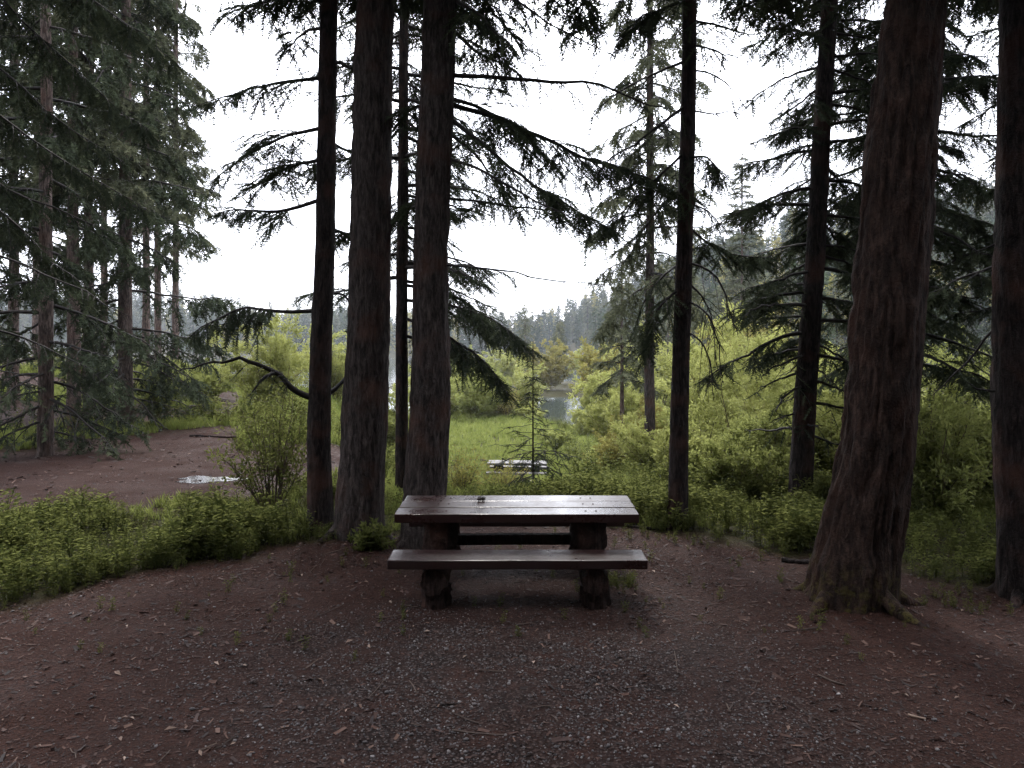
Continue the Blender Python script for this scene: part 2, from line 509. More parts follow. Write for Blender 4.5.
# ------------------------------------------------------------------ trees
def trunk(mb, path, radii, sides=40, step=.05, bark=.02, flare=.0, seed=0, mat=0, nth=16, nz=3.0, ztop=None):
    """fissured trunk along a path of points (bottom to top)"""
    path = np.asarray(path, float); radii = np.asarray(radii, float)
    seg = np.linalg.norm(np.diff(path, axis=0), axis=1); s = np.concatenate([[0], np.cumsum(seg)])
    # fine rings low down, coarse above what stands in the picture
    lo = min(ztop if ztop else s[-1], s[-1])
    ss = np.concatenate([np.arange(0, lo, step), np.linspace(lo, s[-1], max(2, int((s[-1] - lo) / .5) + 2))])
    C = np.stack([np.interp(ss, s, path[:, k]) for k in range(3)], -1)
    Rr = np.interp(ss, s, radii)
    wob = np.stack([(vnoise(ss * .5, ss * 0 + 1, seed + 5) - .5), (vnoise(ss * .5, ss * 0 + 7, seed + 6) - .5), ss * 0], -1)
    C = C + wob * Rr[:, None] * .35 * sstep(.3, 1.5, ss)[:, None]
    Tn = norm(np.gradient(C, axis=0))
    A = norm(np.cross(np.array([0, 1., 0]), Tn)); B = np.cross(Tn, A)
    th = np.arange(sides) * 2 * math.pi / sides
    Sg, Tg = np.meshgrid(ss, th, indexing='ij')

    def per(ft, fz, sd):
        k = Tg / (2 * math.pi) * ft
        a = vnoise(k, Sg * fz, sd); b = vnoise(k - ft, Sg * fz, sd); w = sstep(.8, 1, Tg / (2 * math.pi))
        return a * (1 - w) + b * w
    warp = per(5, 1.2, seed + 9)
    k2 = np.abs(per(nth, nz, seed) + .35 * warp - .65) * 2
    f = (k2 - .5) * bark + (per(4, .6, seed + 2) - .5) * bark * 1.6 + (per(sides * .5, 14, seed + 3) - .5) * bark * .5
    R = Rr[:, None] + f * np.clip(Rr[:, None] / .2, .3, 1.3)
    if flare:
        lob = .55 + .45 * np.sin(5 * Tg + seed) * np.sin(2 * Tg + seed * 1.7) + .25 * np.sin(9 * Tg + seed * .6)
        R = R + Rr[:, None] * flare * np.exp(-Sg / .22) * np.clip(lob, .1, 1.4) + Rr[:, None] * flare * .35 * np.exp(-Sg / .7)
    V = C[:, None, :] + R[..., None] * (A[:, None, :] * np.cos(th)[None, :, None] + B[:, None, :] * np.sin(th)[None, :, None])
    K = len(ss)
    b = np.arange(K - 1)[:, None] * sides; i = np.arange(sides)[None]; j = (i + 1) % sides
    q = np.stack([b + i, b + j, b + sides + j, b + sides + i], -1).reshape(-1, 4)
    mb.add(V.reshape(-1, 3), q, mat, None, True)


def resample(path, n):
    path = np.asarray(path, float)
    s = np.concatenate([[0], np.cumsum(np.linalg.norm(np.diff(path, axis=0), axis=1))])
    # smooth Catmull-like by interpolating densely then box filtering
    ss = np.linspace(0, s[-1], n)
    P = np.stack([np.interp(ss, s, path[:, k]) for k in range(3)], -1)
    Q = P.copy()
    for _ in range(2):
        Q[1:-1] = (Q[:-2] + Q[1:-1] * 2 + Q[2:]) / 4
    return Q, s[-1]


def dress(mb, path, r0, dens=1.0, sec=.42, sprays=1.0, ssize=.22, hang=.35, coarse=False, bare=.12, sides=5, r=None,
          wm=0, fm=1, dead=.0, lift=0.):
    """wood of one limb with side twigs and needled sprays"""
    r = r or rng
    n = max(6, min(24, len(path) * 3))
    P, Ln = resample(path, n)
    P = P + np.cumsum(r.normal(0, .02 * math.sqrt(Ln), P.shape), 0) * np.linspace(0, 1, n)[:, None]
    rad = r0 * (1 - np.linspace(0, 1, n)) ** .8 + .003
    v, q = tubes(P[None], rad[None], sides); mb.add(v, q, wm, r.random(), True)
    S = int(max(4, Ln * 9 * dens))
    t = bare + (1 - bare) * np.sort(r.random(S)) ** .9
    ti = t * (n - 1); i0 = np.minimum(ti.astype(int), n - 2); fr = (ti - i0)[:, None]
    P0 = P[i0] * (1 - fr) + P[i0 + 1] * fr
    Tn = norm(P[i0 + 1] - P[i0])
    lat = norm(np.cross(Tn, UP)); side = np.where(np.arange(S) % 2 == 0, 1., -1.)[:, None]
    ang = np.radians(r.uniform(38, 72, S))[:, None]
    D = norm(Tn * np.cos(ang) + lat * side * np.sin(ang) + UP * (r.normal(-.12, .18, S)[:, None] + lift))
    Ls = sec * Ln ** .6 * (1.12 - t) * r.uniform(.5, 1.25, S) * np.interp(t, [0, .25, 1], [.7, 1, .9])
    sv = np.linspace(0, 1, 4)
    sag = hang * r.uniform(.3, 1.1, S)
    PP = P0[:, None] + D[:, None] * (Ls[:, None] * sv)[..., None] - UP * (sag * Ls)[:, None, None] * (sv ** 2)[None, :, None]
    rr = (np.interp(t, [0, 1], [.2, .35]) * 0 + .0052 + .004 * Ls)[:, None] * (1.1 - .7 * sv)[None]
    if coarse: rr = rr * 1.8
    v, q = tubes(PP, rr, 3); mb.add(v, q, wm, r.random(), False)
    if sprays <= 0:
        return
    keep = r.random(S) > dead
    per = max(2, int(round((6 if coarse else 9) * sprays)))
    tq = (np.arange(per)[None] + r.random((S, per))) / per
    tq = .08 + .92 * tq
    pos = P0[:, None] + D[:, None] * (Ls[:, None] * tq)[..., None] - UP * (sag[:, None] * Ls[:, None] * tq ** 2)[..., None]
    dirs = norm(D[:, None] - UP * (2 * sag[:, None] * tq)[..., None])
    l2 = norm(np.cross(dirs, UP)); sd = np.where((np.arange(per)[None] + np.arange(S)[:, None]) % 2 == 0, 1., -1.)[..., None]
    a2 = np.radians(r.uniform(15, 65, (S, per)))[..., None] * (1 - .8 * (tq[..., None] > .88))
    d2 = norm(dirs * np.cos(a2) + l2 * sd * np.sin(a2) - UP * (hang * r.uniform(.1, 1.0, (S, per)))[..., None])
    k = np.repeat(keep, per) & (r.random(S * per) < np.repeat(np.clip(Ls / (.28 if not coarse else .2), .25, 1), per))
    pos = pos.reshape(-1, 3)[k]; d2 = d2.reshape(-1, 3)[k]
    Nn = len(pos)
    up = norm(UP + r.normal(0, .35, (Nn, 3)))
    R = frames(d2, up); sc = ssize * 1.15 * r.uniform(.65, 1.3, Nn)
    T = SPRAY_C if coarse else SPRAY
    pick = r.integers(0, 4, Nn)
    for kk in range(4):
        mk = pick == kk
        instance(mb, T[kk], pos[mk], R[mk], sc[mk], fm, r.random(mk.sum()).astype(np.float32) * .8 + .1)


def auto_branch(base, az, elev, Ln, sag, r, tip=.0):
    t = np.linspace(0, 1, 6)
    az2 = az + r.normal(0, .12) * t
    hor = Ln * t * math.cos(elev)
    z = Ln * t * math.sin(elev) - sag * Ln * t ** 1.8 + tip * Ln * t ** 4
    return np.stack([base[0] + np.cos(az2) * hor, base[1] + np.sin(az2) * hor, base[2] + z], -1)


def path_at(path, z):
    return np.array([np.interp(z, path[:, 2], path[:, k]) for k in range(3)])


def crown_auto(mb, path, z0, z1, nb, Lf, seed, elev=(-.05, .25), sag=.25, dens=1, coarse=False, hang=.4, ssize=.25, sprays=1,
               avoid=None, rad=.03, dead=0., sec=.42, bare=.12, tip=.05, zpow=1.0):
    r = np.random.default_rng(seed)
    for i in range(nb):
        f = (i + r.random()) / nb
        z = z0 + (z1 - z0) * f ** zpow
        az = i * 2.39996 + r.normal(0, .35)
        if avoid is not None and abs((az - avoid + math.pi) % (2 * math.pi) - math.pi) < .75:
            az = az + math.pi * r.uniform(.6, 1.2)
        Ln = Lf(f) * r.uniform(.65, 1.2)
        if Ln < .15: continue
        b = path_at(path, z)
        p = auto_branch(b, az, r.uniform(*elev), Ln, sag * r.uniform(.6, 1.4), r, tip)
        dress(mb, p, rad * min(1.3, Ln / 2 + .25), dens, sec, sprays, ssize, hang, coarse, bare, 4, r, 0, 1, dead)


def roots(mb, x, y, rb, n, seed, reach=1.9):
    r = np.random.default_rng(seed)
    for i in range(n):
        a = i * 2 * math.pi / n + r.normal(0, .25); ln = rb * reach * r.uniform(.75, 1.3)
        t = np.linspace(0, 1, 9); d = rb * .62 + t * ln; a2 = a + t * r.normal(0, .35)
        X = x + d * np.cos(a2); Y = y + d * np.sin(a2)
        Z = hz(X, Y) + rb * (.62 * (1 - t) ** 2.6 - .06) - .06 * t
        v, q = tubes(np.stack([X, Y, Z], -1)[None], (rb * (.30 - .23 * t) * r.uniform(.75, 1.1))[None], 9)
        mb.add(v, q, 0, .5, True)


TREES = []


def make_tree(name, label, cat, px, Y, rbase, top_h, lean=(0, 0), bark='bark_grey', group=None, z_fine=None, sides=40, bark_amp=.02,
              flare=.4, seed=1, rtop=.25, nth=16, nz=3., curve=None):
    x = (px - CX) * Y / F; z = h1(x, Y)
    root = empty(name, (x, Y, z)); tag(root, label, cat, group)
    hs = np.linspace(-.25, top_h, 14)
    k = np.clip(hs / top_h, 0, 1)
    P = np.stack([x + lean[0] * hs, Y + lean[1] * hs, z + hs], -1)
    if curve is not None:
        P[:, 0] += np.interp(hs, curve[0], curve[1])
    radii = rbase * (1 - (1 - rtop) * k ** .9)
    mb = MB(); trunk(mb, P, radii, sides, .05 if sides > 20 else .15, bark_amp, flare, seed, 0, nth, nz, z_fine)
    if sides >= 40: roots(mb, x, Y, rbase, 5, seed)
    t = mb.build('trunk', M[bark], root, (x, Y, z))
    TREES.append(root)
    return root, P, (x, Y, z), radii


def limb(root, org, pts, r0, wood='twig', leaf='needle', name='limb', **kw):
    kw['dens'] = min(2.1, kw.get('dens', 1) * 1.8); kw['sec'] = kw.get('sec', .42) * 1.15; r0 = r0 * .8
    mb = MB(); dress(mb, pts, r0, **kw)
    return mb.build(name, [M[wood], M[leaf]], root, org)


def PX(*pts):
    return np.array([W(*p) for p in pts])


# --- T1 slim spruce left of the pair
def lean_for(px0, px1, Y, dy):          # horizontal drift per metre of height for a trunk seen going from px0 (ground) to px1 over dy px
    return (px1 - px0) / dy


t1, p1, o1, _ = make_tree('spruce_tree', 'slim spruce with needled limbs and one bare bent limb, left of the thick pair', 'tree',
                          318, 9.4, .150, 17, (.012, .0), 'bark_dark', z_fine=7, bark_amp=.016, seed=11, rtop=.3,
                          curve=([-1, 0, .8, 2, 3.5, 6], [.06, .04, 0, 0, .03, .05]))
Y1 = 9.4
for pts, kw in [
    ([(325, 78, Y1), (290, 80, Y1 - .2), (250, 86, Y1 - .3), (212, 92, Y1 - .5)], dict(sec=.34, hang=.45)),
    ([(322, 128, Y1), (285, 136, Y1 + .1), (245, 150, Y1 + .2), (212, 178, Y1 + .3)], dict(sec=.42, hang=.4, dens=1.2)),
    ([(320, 200, Y1), (275, 212, Y1 - .2), (235, 210, Y1 - .3), (200, 216, Y1 - .3)], dict(sec=.28, hang=.4)),
    ([(328, 28, Y1), (308, 30, Y1 + .2), (292, 40, Y1 + .3), (282, 60, Y1 + .4)], dict(sec=.45, hang=.4)),
    ([(321, 160, Y1), (290, 166, Y1 + .5), (262, 188, Y1 + .8), (240, 200, Y1 + 1)], dict(sec=.34, hang=.4)),
    ([(313, 311, Y1), (275, 311, Y1 - .1), (238, 307, Y1 - .2), (204, 334, Y1 - .3)], dict(sec=.38, hang=1.2, dens=1.6)),
    ([(330, 5, Y1), (300, -10, Y1 - .3), (270, 0, Y1 - .4), (240, 15, Y1 - .5)], dict(sec=.3, hang=.4, dens=.8)),
    ([(330, 60, Y1), (350, 66, Y1 + .3), (372, 80, Y1 + .6)], dict(sec=.5, hang=.4)),
    ([(326, 140, Y1), (348, 150, Y1 + .5), (376, 165, Y1 + .8)], dict(sec=.5, hang=.5)),
    ([(326, 225, Y1), (345, 235, Y1 + .5), (370, 245, Y1 + .8)], dict(sec=.5, hang=.5)),
    ([(314, 306, Y1), (336, 294, Y1 + .2), (350, 300, Y1 + .3), (362, 318, Y1 + .4)], dict(sec=.3, sprays=.3, dens=.5)),
    ([(313, 398, Y1), (292, 392, Y1 - .1), (277, 371, Y1 - .15), (256, 360, Y1 - .2), (225, 352, Y1 - .25), (168, 356, Y1 - .3)],
     dict(sec=.2, sprays=.25, dens=.5, hang=.6, dead=.5)),
    ([(318, 398, Y1), (336, 392, Y1 + .1), (350, 382, Y1 + .2), (366, 380, Y1 + .3)], dict(sec=.12, sprays=.0, dens=.5)),
    ([(277, 372, Y1 - .15), (262, 376, Y1 - .4), (247, 392, Y1 - .5)], dict(sec=.25, sprays=.2, dens=.6, dead=.5)),
]:
    limb(t1, o1, PX(*pts), .032 if pts[0][1] != 398 else .05, **kw)
mb = MB(); crown_auto(mb, p1, 6.6, 9.0, 20, lambda f: 2.0, 901, coarse=False, ssize=.26, dens=.9, sprays=.8, avoid=-math.pi / 2)
crown_auto(mb, p1, 9.0, 16.5, 45, lambda f: 2.2 * (1 - f) + .3, 101, coarse=True, ssize=.36, dens=.9)
mb.build('crown', [M['twig'], M['needle']], t1, o1)

# --- T2, T3 the thick pair
t2, p2, o2, _ = make_tree('fir_tree', 'thick grey fir trunk, left one of the pair behind the table', 'tree', 358, 9.15, .285, 20, (.038, 0),
                          'bark_grey', z_fine=7, sides=72, bark_amp=.02, seed=21, rtop=.45, flare=.35, nth=22, nz=3)
mb = MB(); crown_auto(mb, p2, 6.7, 9.0, 20, lambda f: 2.0, 907, coarse=False, ssize=.26, dens=.9, sprays=.8, avoid=-math.pi / 2)
crown_auto(mb, p2, 9.0, 18, 50, lambda f: 4.0 * (1 - f) + .4, 102, coarse=True, ssize=.36, dens=.9)  # upper crown above the frame, widened to shade the campsite
mb.build('crown', [M['twig'], M['needle']], t2, o2)
t3, p3, o3, _ = make_tree('fir_tree', 'thick fir trunk rising right behind the left end of the table, long limbs reaching right', 'tree', 424, 8.9, .25, 20, (.0285, 0),
                          'bark_grey', z_fine=7, sides=72, bark_amp=.022, seed=31, rtop=.4, flare=.3, nth=20, nz=3)
Y3 = 8.9
for pts, r0, kw in [
    ([(450, 75, Y3), (520, 78, Y3 - .3), (580, 82, Y3 - .5), (640, 94, Y3 - .6), (700, 122, Y3 - .7)], .036, dict(sec=.22, sprays=.35, dens=.6, dead=.55, hang=.7)),
    ([(450, 104, Y3), (500, 118, Y3 + .2), (545, 138, Y3 + .3), (600, 168, Y3 + .4), (650, 182, Y3 + .4), (695, 205, Y3 + .5)], .04, dict(sec=.36, hang=.55, dens=1.25)),
    ([(450, 118, Y3), (490, 150, Y3 - .2), (535, 190, Y3 - .3), (572, 225, Y3 - .3), (604, 246, Y3 - .4)], .035, dict(sec=.36, hang=.5, dens=1.2)),
    ([(448, 98, Y3), (485, 108, Y3 + .6), (525, 128, Y3 + .9), (560, 160, Y3 + 1.1)], .034, dict(sec=.42, hang=.6, dens=1.3)),
    ([(448, 158, Y3), (490, 175, Y3 - .5), (540, 205, Y3 - .8), (590, 240, Y3 - 1.0)], .022, dict(sec=.22, sprays=.4, dens=.6, dead=.5)),
    ([(446, 198, Y3), (500, 206, Y3 - .3), (560, 214, Y3 - .4), (600, 240, Y3 - .5)], .018, dict(sec=.2, sprays=.4, dens=.5, dead=.5)),
    ([(440, 265, Y3), (500, 268, Y3 - .2), (545, 277, Y3 - .3), (612, 281, Y3 - .4)], .014, dict(sec=.14, sprays=.2, dens=.4, dead=.7)),
    ([(452, 30, Y3), (475, 50, Y3 + .3), (500, 62, Y3 + .4), (518, 78, Y3 + .5)], .032, dict(sec=.5, hang=.7, dens=1.4)),
    ([(454, 0, Y3), (478, 14, Y3 - .3), (498, 36, Y3 - .4), (512, 60, Y3 - .5)], .03, dict(sec=.45, hang=.6, dens=1.3)),
    ([(456, -60, Y3), (510, -5, Y3 - .3), (560, 38, Y3 - .5), (612, 66, Y3 - .5)], .022, dict(sec=.3, sprays=.4, dens=.6, dead=.5, hang=.7)),
    ([(456, -75, Y3), (540, -10, Y3 + .3), (580, 30, Y3 + .4), (600, 52, Y3 + .4)], .022, dict(sec=.3, sprays=.5, dens=.6, dead=.4, hang=.7)),
    ([(445, 130, Y3), (470, 150, Y3 + .6), (500, 190, Y3 + .9), (520, 225, Y3 + 1)], .026, dict(sec=.36, hang=.6, dens=1.0, dead=.25)),
    ([(440, 255, Y3), (470, 262, Y3 + .6), (496, 290, Y3 + .8)], .016, dict(sec=.2, sprays=.4, dens=.5, dead=.5)),
    ([(435, 100, Y3), (410, 108, Y3 + .5), (392, 130, Y3 + .8)], .024, dict(sec=.4, hang=.5)),
    ([(432, 190, Y3), (408, 200, Y3 + .5), (390, 220, Y3 + .9)], .022, dict(sec=.4, hang=.5)),
]:
    limb(t3, o3, PX(*pts), r0, **kw)
mb = MB(); crown_auto(mb, p3, 6.8, 9.0, 20, lambda f: 2.0, 902, coarse=False, ssize=.26, dens=.9, sprays=.8, avoid=-math.pi / 2)
crown_auto(mb, p3, 9.0, 18.5, 50, lambda f: 4.0 * (1 - f) + .4, 103, coarse=True, ssize=.36, dens=.9)  # unseen upper crown, spread wide to keep light off the ground
mb.build('crown', [M['twig'], M['needle']], t3, o3)

# --- T3b thinner spruce seen between the pair, low dark skirt to the right
t3b, p3b, o3b, _ = make_tree('spruce_tree', 'thin spruce standing behind the pair, seen between the two thick trunks', 'tree', 402, 14.0, .125, 19, (.004, 0), 'bark_dark',
                             z_fine=10, bark_amp=.014, seed=41, rtop=.35)
for pts, kw in [
    ([(404, 300, 14), (450, 305, 13.8), (500, 322, 13.7), (545, 352, 13.6)], dict(sec=.5, hang=.55, dens=1.15, ssize=.25)),
    ([(404, 318, 14), (440, 330, 13.6), (478, 350, 13.4), (505, 378, 13.3)], dict(sec=.5, hang=.6, dens=1.15, ssize=.25)),
    ([(404, 285, 14), (440, 290, 14.4), (475, 305, 14.6), (510, 340, 14.8)], dict(sec=.45, hang=.6, dens=1.0, ssize=.25)),
    ([(404, 335, 14), (440, 345, 14.5), (480, 368, 14.8), (500, 390, 15)], dict(sec=.42, hang=.7, dens=.7, ssize=.24)),
    ([(404, 268, 14), (430, 258, 14.2), (455, 265, 14.4), (474, 285, 14.5)], dict(sec=.45, hang=.6, dens=.65, ssize=.24)),
]:
    limb(t3b, o3b, PX(*pts), .04, **kw)
mb = MB()
crown_auto(mb, p3b, 3.4, 9.6, 46, lambda f: 2.0 - .5 * f, 104, elev=(-.1, .15), sag=.3, avoid=-math.pi / 2, dens=.9, ssize=.28, coarse=False, sprays=.8)
crown_auto(mb, p3b, 9.6, 18.5, 40, lambda f: 1.7 * (1 - f) + .2, 105, coarse=True, ssize=.36, dens=.9)
mb.build('crown', [M['twig'], M['needle']], t3b, o3b)

# --- T4 slim trunk right of table
t4, p4, o4, _ = make_tree('spruce_tree', 'slim spruce trunk right of the table with drooping bare dead limbs', 'tree', 677, 9.7, .125, 17, (.0245, 0), 'bark_dark',
                          z_fine=7, bark_amp=.013, seed=51, rtop=.4, flare=.4)
Y4 = 9.7
for pts, r0, kw in [
    ([(684, 286, Y4), (668, 296, Y4 - .1), (654, 318, Y4 - .2), (647, 352, Y4 - .2)], .024, dict(sec=.38, hang=1.0, dens=1.8)),
    ([(684, 262, Y4), (664, 272, Y4 + .3), (642, 300, Y4 + .5), (632, 330, Y4 + .6)], .02, dict(sec=.3, hang=.9, dens=.7, sprays=.6, dead=.3)),
    ([(687, 105, Y4), (650, 130, Y4 - .3), (612, 150, Y4 - .5), (575, 185, Y4 - .6)], .026, dict(sec=.3, sprays=.6, dens=.8, dead=.4)),
    ([(688, 60, Y4), (655, 75, Y4 + .2), (620, 100, Y4 + .4), (590, 130, Y4 + .5)], .024, dict(sec=.3, sprays=.5, dens=.7, dead=.4)),
    ([(687, 150, Y4), (660, 178, Y4 - .2), (635, 210, Y4 - .3), (622, 242, Y4 - .3)], .022, dict(sec=.42, hang=.7, dens=.7, dead=.2)),
    ([(686, 185, Y4), (662, 205, Y4 + .2), (640, 235, Y4 + .3), (625, 262, Y4 + .4)], .02, dict(sec=.36, hang=.7, dens=.6, dead=.3)),
    ([(684, 262, Y4), (708, 266, Y4 - .2), (728, 292, Y4 - .3), (738, 345, Y4 - .3)], .018, dict(sec=.3, sprays=0, dens=.7, hang=1.2)),
    ([(684, 300, Y4), (706, 308, Y4 - .3), (722, 335, Y4 - .4), (729, 378, Y4 - .4)], .016, dict(sec=.3, sprays=0, dens=.7, hang=1.2)),
    ([(683, 330, Y4), (700, 338, Y4 - .2), (713, 362, Y4 - .3), (718, 398, Y4 - .3)], .014, dict(sec=.3, sprays=0, dens=.7, hang=1.3)),
    ([(685, 280, Y4), (704, 296, Y4 + .2), (716, 326, Y4 + .3), (722, 370, Y4 + .3)], .015, dict(sec=.3, sprays=0, dens=.8, hang=1.2)),
    ([(688, 110, Y4), (710, 112, Y4 - .2), (732, 108, Y4 - .3), (752, 112, Y4 - .4)], .014, dict(sec=.25, sprays=.0, dens=.6, hang=.9)),
    ([(688, 70, Y4), (712, 72, Y4 + .2), (730, 84, Y4 + .3), (742, 105, Y4 + .3)], .016, dict(sec=.28, sprays=.2, dens=.7, dead=.6, hang=1)),
    ([(690, 45, Y4), (712, 48, Y4 - .3), (735, 58, Y4 - .4), (752, 66, Y4 - .5)], .018, dict(sec=.3, sprays=.5, dens=.9, dead=.4, hang=1)),
    ([(690, 20, Y4), (712, 24, Y4 - .3), (740, 30, Y4 - .4), (765, 28, Y4 - .5)], .022, dict(sec=.3, sprays=.5, dens=.9, dead=.3)),
    ([(687, 158, Y4), (705, 156, Y4 - .2), (720, 164, Y4 - .3), (730, 178, Y4 - .3)], .02, dict(sec=.4, hang=.8, dens=1.6)),
    ([(687, 205, Y4), (702, 208, Y4 - .2), (715, 225, Y4 - .3), (722, 245, Y4 - .3)], .014, dict(sec=.3, sprays=.4, dens=.9, hang=1, dead=.4)),
    ([(686, 225, Y4), (716, 250, Y4 + .4), (752, 262, Y4 + .5), (792, 252, Y4 + .6)], .018, dict(sec=.28, hang=.5, dens=1.2)),
    ([(690, 0, Y4), (665, 8, Y4 - .2), (640, 24, Y4 - .3), (620, 52, Y4 - .4)], .024, dict(sec=.4, hang=.6, dens=1.1)),
]:
    limb(t4, o4, PX(*pts), r0, **kw)
mb = MB(); crown_auto(mb, p4, 6.9, 9.0, 20, lambda f: 2.0, 903, coarse=False, ssize=.26, dens=.9, sprays=.8, avoid=-math.pi / 2)
crown_auto(mb, p4, 9.0, 16.5, 42, lambda f: 2.2 * (1 - f) + .3, 106, coarse=True, ssize=.36, dens=.9)
mb.build('crown', [M['twig'], M['needle']], t4, o4)

# --- T5
t5, p5, o5, _ = make_tree('spruce_tree', 'dark spruce with layered drooping branches, in the bushes left of the leaning trunk', 'tree', 799, 11.2, .165, 18,
                          (.062, 0), 'bark_dark', z_fine=8, bark_amp=.016, seed=61, rtop=.4)
mb = MB()
crown_auto(mb, p5, 2.1, 8.0, 58, lambda f: 1.35 - .15 * f, 107, elev=(-.05, .2), sag=.4, avoid=-math.pi / 2, dens=1.15, hang=.45, ssize=.24, sprays=1.0, bare=.2)
crown_auto(mb, p5, .9, 2.4, 14, lambda f: .9, 117, elev=(-.1, .1), sag=.4, dens=.7, hang=.6, ssize=.2, sprays=.4, dead=.6)
crown_auto(mb, p5, 8.0, 17.5, 40, lambda f: 1.7 * (1 - f) + .2, 108, coarse=True, ssize=.36, dens=.9)
mb.build('crown', [M['twig'], M['needle']], t5, o5)

# --- T6 the big leaning one
t6, p6, o6, _ = make_tree('fir_tree', 'big leaning red brown fir trunk with mossy flared base on bare ground', 'tree', 852, 6.72, .335, 20, (.120, 0), 'bark_red',
                          z_fine=6.5, sides=110, bark_amp=.038, seed=71, rtop=.12, flare=.4, nth=32, nz=1.9,
                          curve=([-1, 0, .5, 1.2, 3, 20], [-.05, -.03, .0, .03, .0, -.3]))
mb = MB(); crown_auto(mb, p6, 6.0, 9.0, 20, lambda f: 2.0, 904, coarse=False, ssize=.26, dens=.9, sprays=.8, avoid=-math.pi / 2)
crown_auto(mb, p6, 9.0, 18.5, 50, lambda f: 4.4 * (1 - f) + .4, 109, coarse=True, ssize=.36, dens=.9)  # upper crown out of view, broadened to dim the ground below
mb.build('crown', [M['twig'], M['needle']], t6, o6)

# --- T7 right edge
t7, p7, o7, _ = make_tree('fir_tree', 'dark fir trunk cut by the right edge of the picture', 'tree', 1025, 7.05, .215, 19, (-.014, 0), 'bark_dark',
                          z_fine=6.5, sides=64, bark_amp=.022, seed=81, rtop=.5, flare=.35, nth=18)
Y7 = 7.05
for pts, r0, kw in [
    ([(1006, 262, Y7), (975, 275, Y7 + .3), (945, 292, Y7 + .5), (918, 300, Y7 + .6)], .018, dict(sec=.3, sprays=.6, dens=.9, dead=.3)),
    ([(1006, 390, Y7), (985, 392, Y7 + .1), (972, 390, Y7 + .2)], .02, dict(sec=.06, sprays=0, dens=.3)),
    ([(1008, 315, Y7), (980, 345, Y7 + .4), (952, 380, Y7 + .6), (930, 396, Y7 + .8)], .016, dict(sec=.2, sprays=.3, dens=.6, dead=.6)),
]:
    limb(t7, o7, PX(*pts), r0, **kw)
mb = MB(); crown_auto(mb, p7, 6.0, 9.0, 20, lambda f: 2.0, 905, coarse=False, ssize=.26, dens=.9, sprays=.8, avoid=-math.pi / 2)
crown_auto(mb, p7, 9.0, 17.5, 45, lambda f: 3.6 * (1 - f) + .4, 110, coarse=True, ssize=.36, dens=.9)  # upper crown out of view, made wider for shade on the campsite
mb.build('crown', [M['twig'], M['needle']], t7, o7)

# --- T8 behind T6/T7
t8, p8, o8, _ = make_tree('spruce_tree', 'dense dark spruce filling the gap between the leaning trunk and the right edge trunk', 'tree', 893, 13.0, .17, 18, (.03, 0), 'bark_dark',
                          z_fine=8, bark_amp=.014, seed=91, rtop=.4)
mb = MB()
crown_auto(mb, p8, 2.0, 9.5, 74, lambda f: 2.0 - .3 * f, 111, elev=(-.1, .2), sag=.35, dens=1.1, hang=.5, ssize=.28, sprays=.9, bare=.15)
crown_auto(mb, p8, 9.5, 17.5, 36, lambda f: 1.7 * (1 - f) + .2, 112, coarse=True, ssize=.36, dens=.9)
mb.build('crown', [M['twig'], M['needle']], t8, o8)
t9, p9, o9, _ = make_tree('spruce_tree', 'spruce right of the right edge trunk with branches hanging into the corner', 'tree', 1090, 11.0, .17, 17, (0, 0), 'bark_dark',
                          z_fine=2, bark_amp=.012, seed=95, rtop=.4, sides=24)
mb = MB()
crown_auto(mb, p9, 2.0, 8.0, 50, lambda f: 1.9 - .3 * f, 113, elev=(-.1, .2), sag=.35, dens=.9, hang=.5, ssize=.28, sprays=.8)
crown_auto(mb, p9, 8, 16.5, 36, lambda f: 1.7 * (1 - f) + .2, 114, coarse=True, ssize=.36, dens=.9)
mb.build('crown', [M['twig'], M['needle']], t9, o9)

# --- B1 lighter spruce far behind T4
def mid_conifer(name, label, px, Y, rb, top, z0, R, nb, seed, leaf='needle_mid', bark='bark_pale', sag=.35, hang=.5, sprays=1, ssize=.42, dens=.8,
                avoid=None, shape=.55, group=None, lean=(0, 0), skirt=0, elev=(-.1, .2), nbt=None, zv=None, cat='tree'):
    t, p, o, _ = make_tree(name, label, cat, px, Y, rb, top, lean, bark, group, z_fine=6, sides=18, bark_amp=.015, seed=seed, rtop=.25, flare=.25, nth=8)
    mb = MB()
    zt = o[2] + top * .97
    crown_auto(mb, p, o[2] + z0, zt, nb, lambda f: R * (1 - f) ** shape + .15, seed + 300, elev=elev, sag=sag, hang=hang, coarse=True, dens=dens,
               ssize=ssize, sprays=sprays, avoid=avoid, rad=.03)
    if skirt:
        crown_auto(mb, p, o[2] + .5, o[2] + z0, skirt, lambda f: R * .8, seed + 400, elev=(-.2, .1), sag=.45, hang=.8, coarse=True, dens=dens * .8,
                   ssize=ssize * .9, sprays=sprays * .7, rad=.025, dead=.25)
    mb.build('crown', [M['twig'], M[leaf]], t, o)
    return t


mid_conifer('spruce_tree', 'grey green spruce behind the slim trunk right of the table', 650, 23, .17, 24, 5.6, 2.0, 72, 201, sag=.4, hang=.8, dens=.8, bark='bark_grey')
mid_conifer('spruce_tree', 'young grey spruce rising from the bushes beside the slim right trunk', 622, 30, .12, 8.5, 3.8, 1.3, 30, 202, shape=.8)

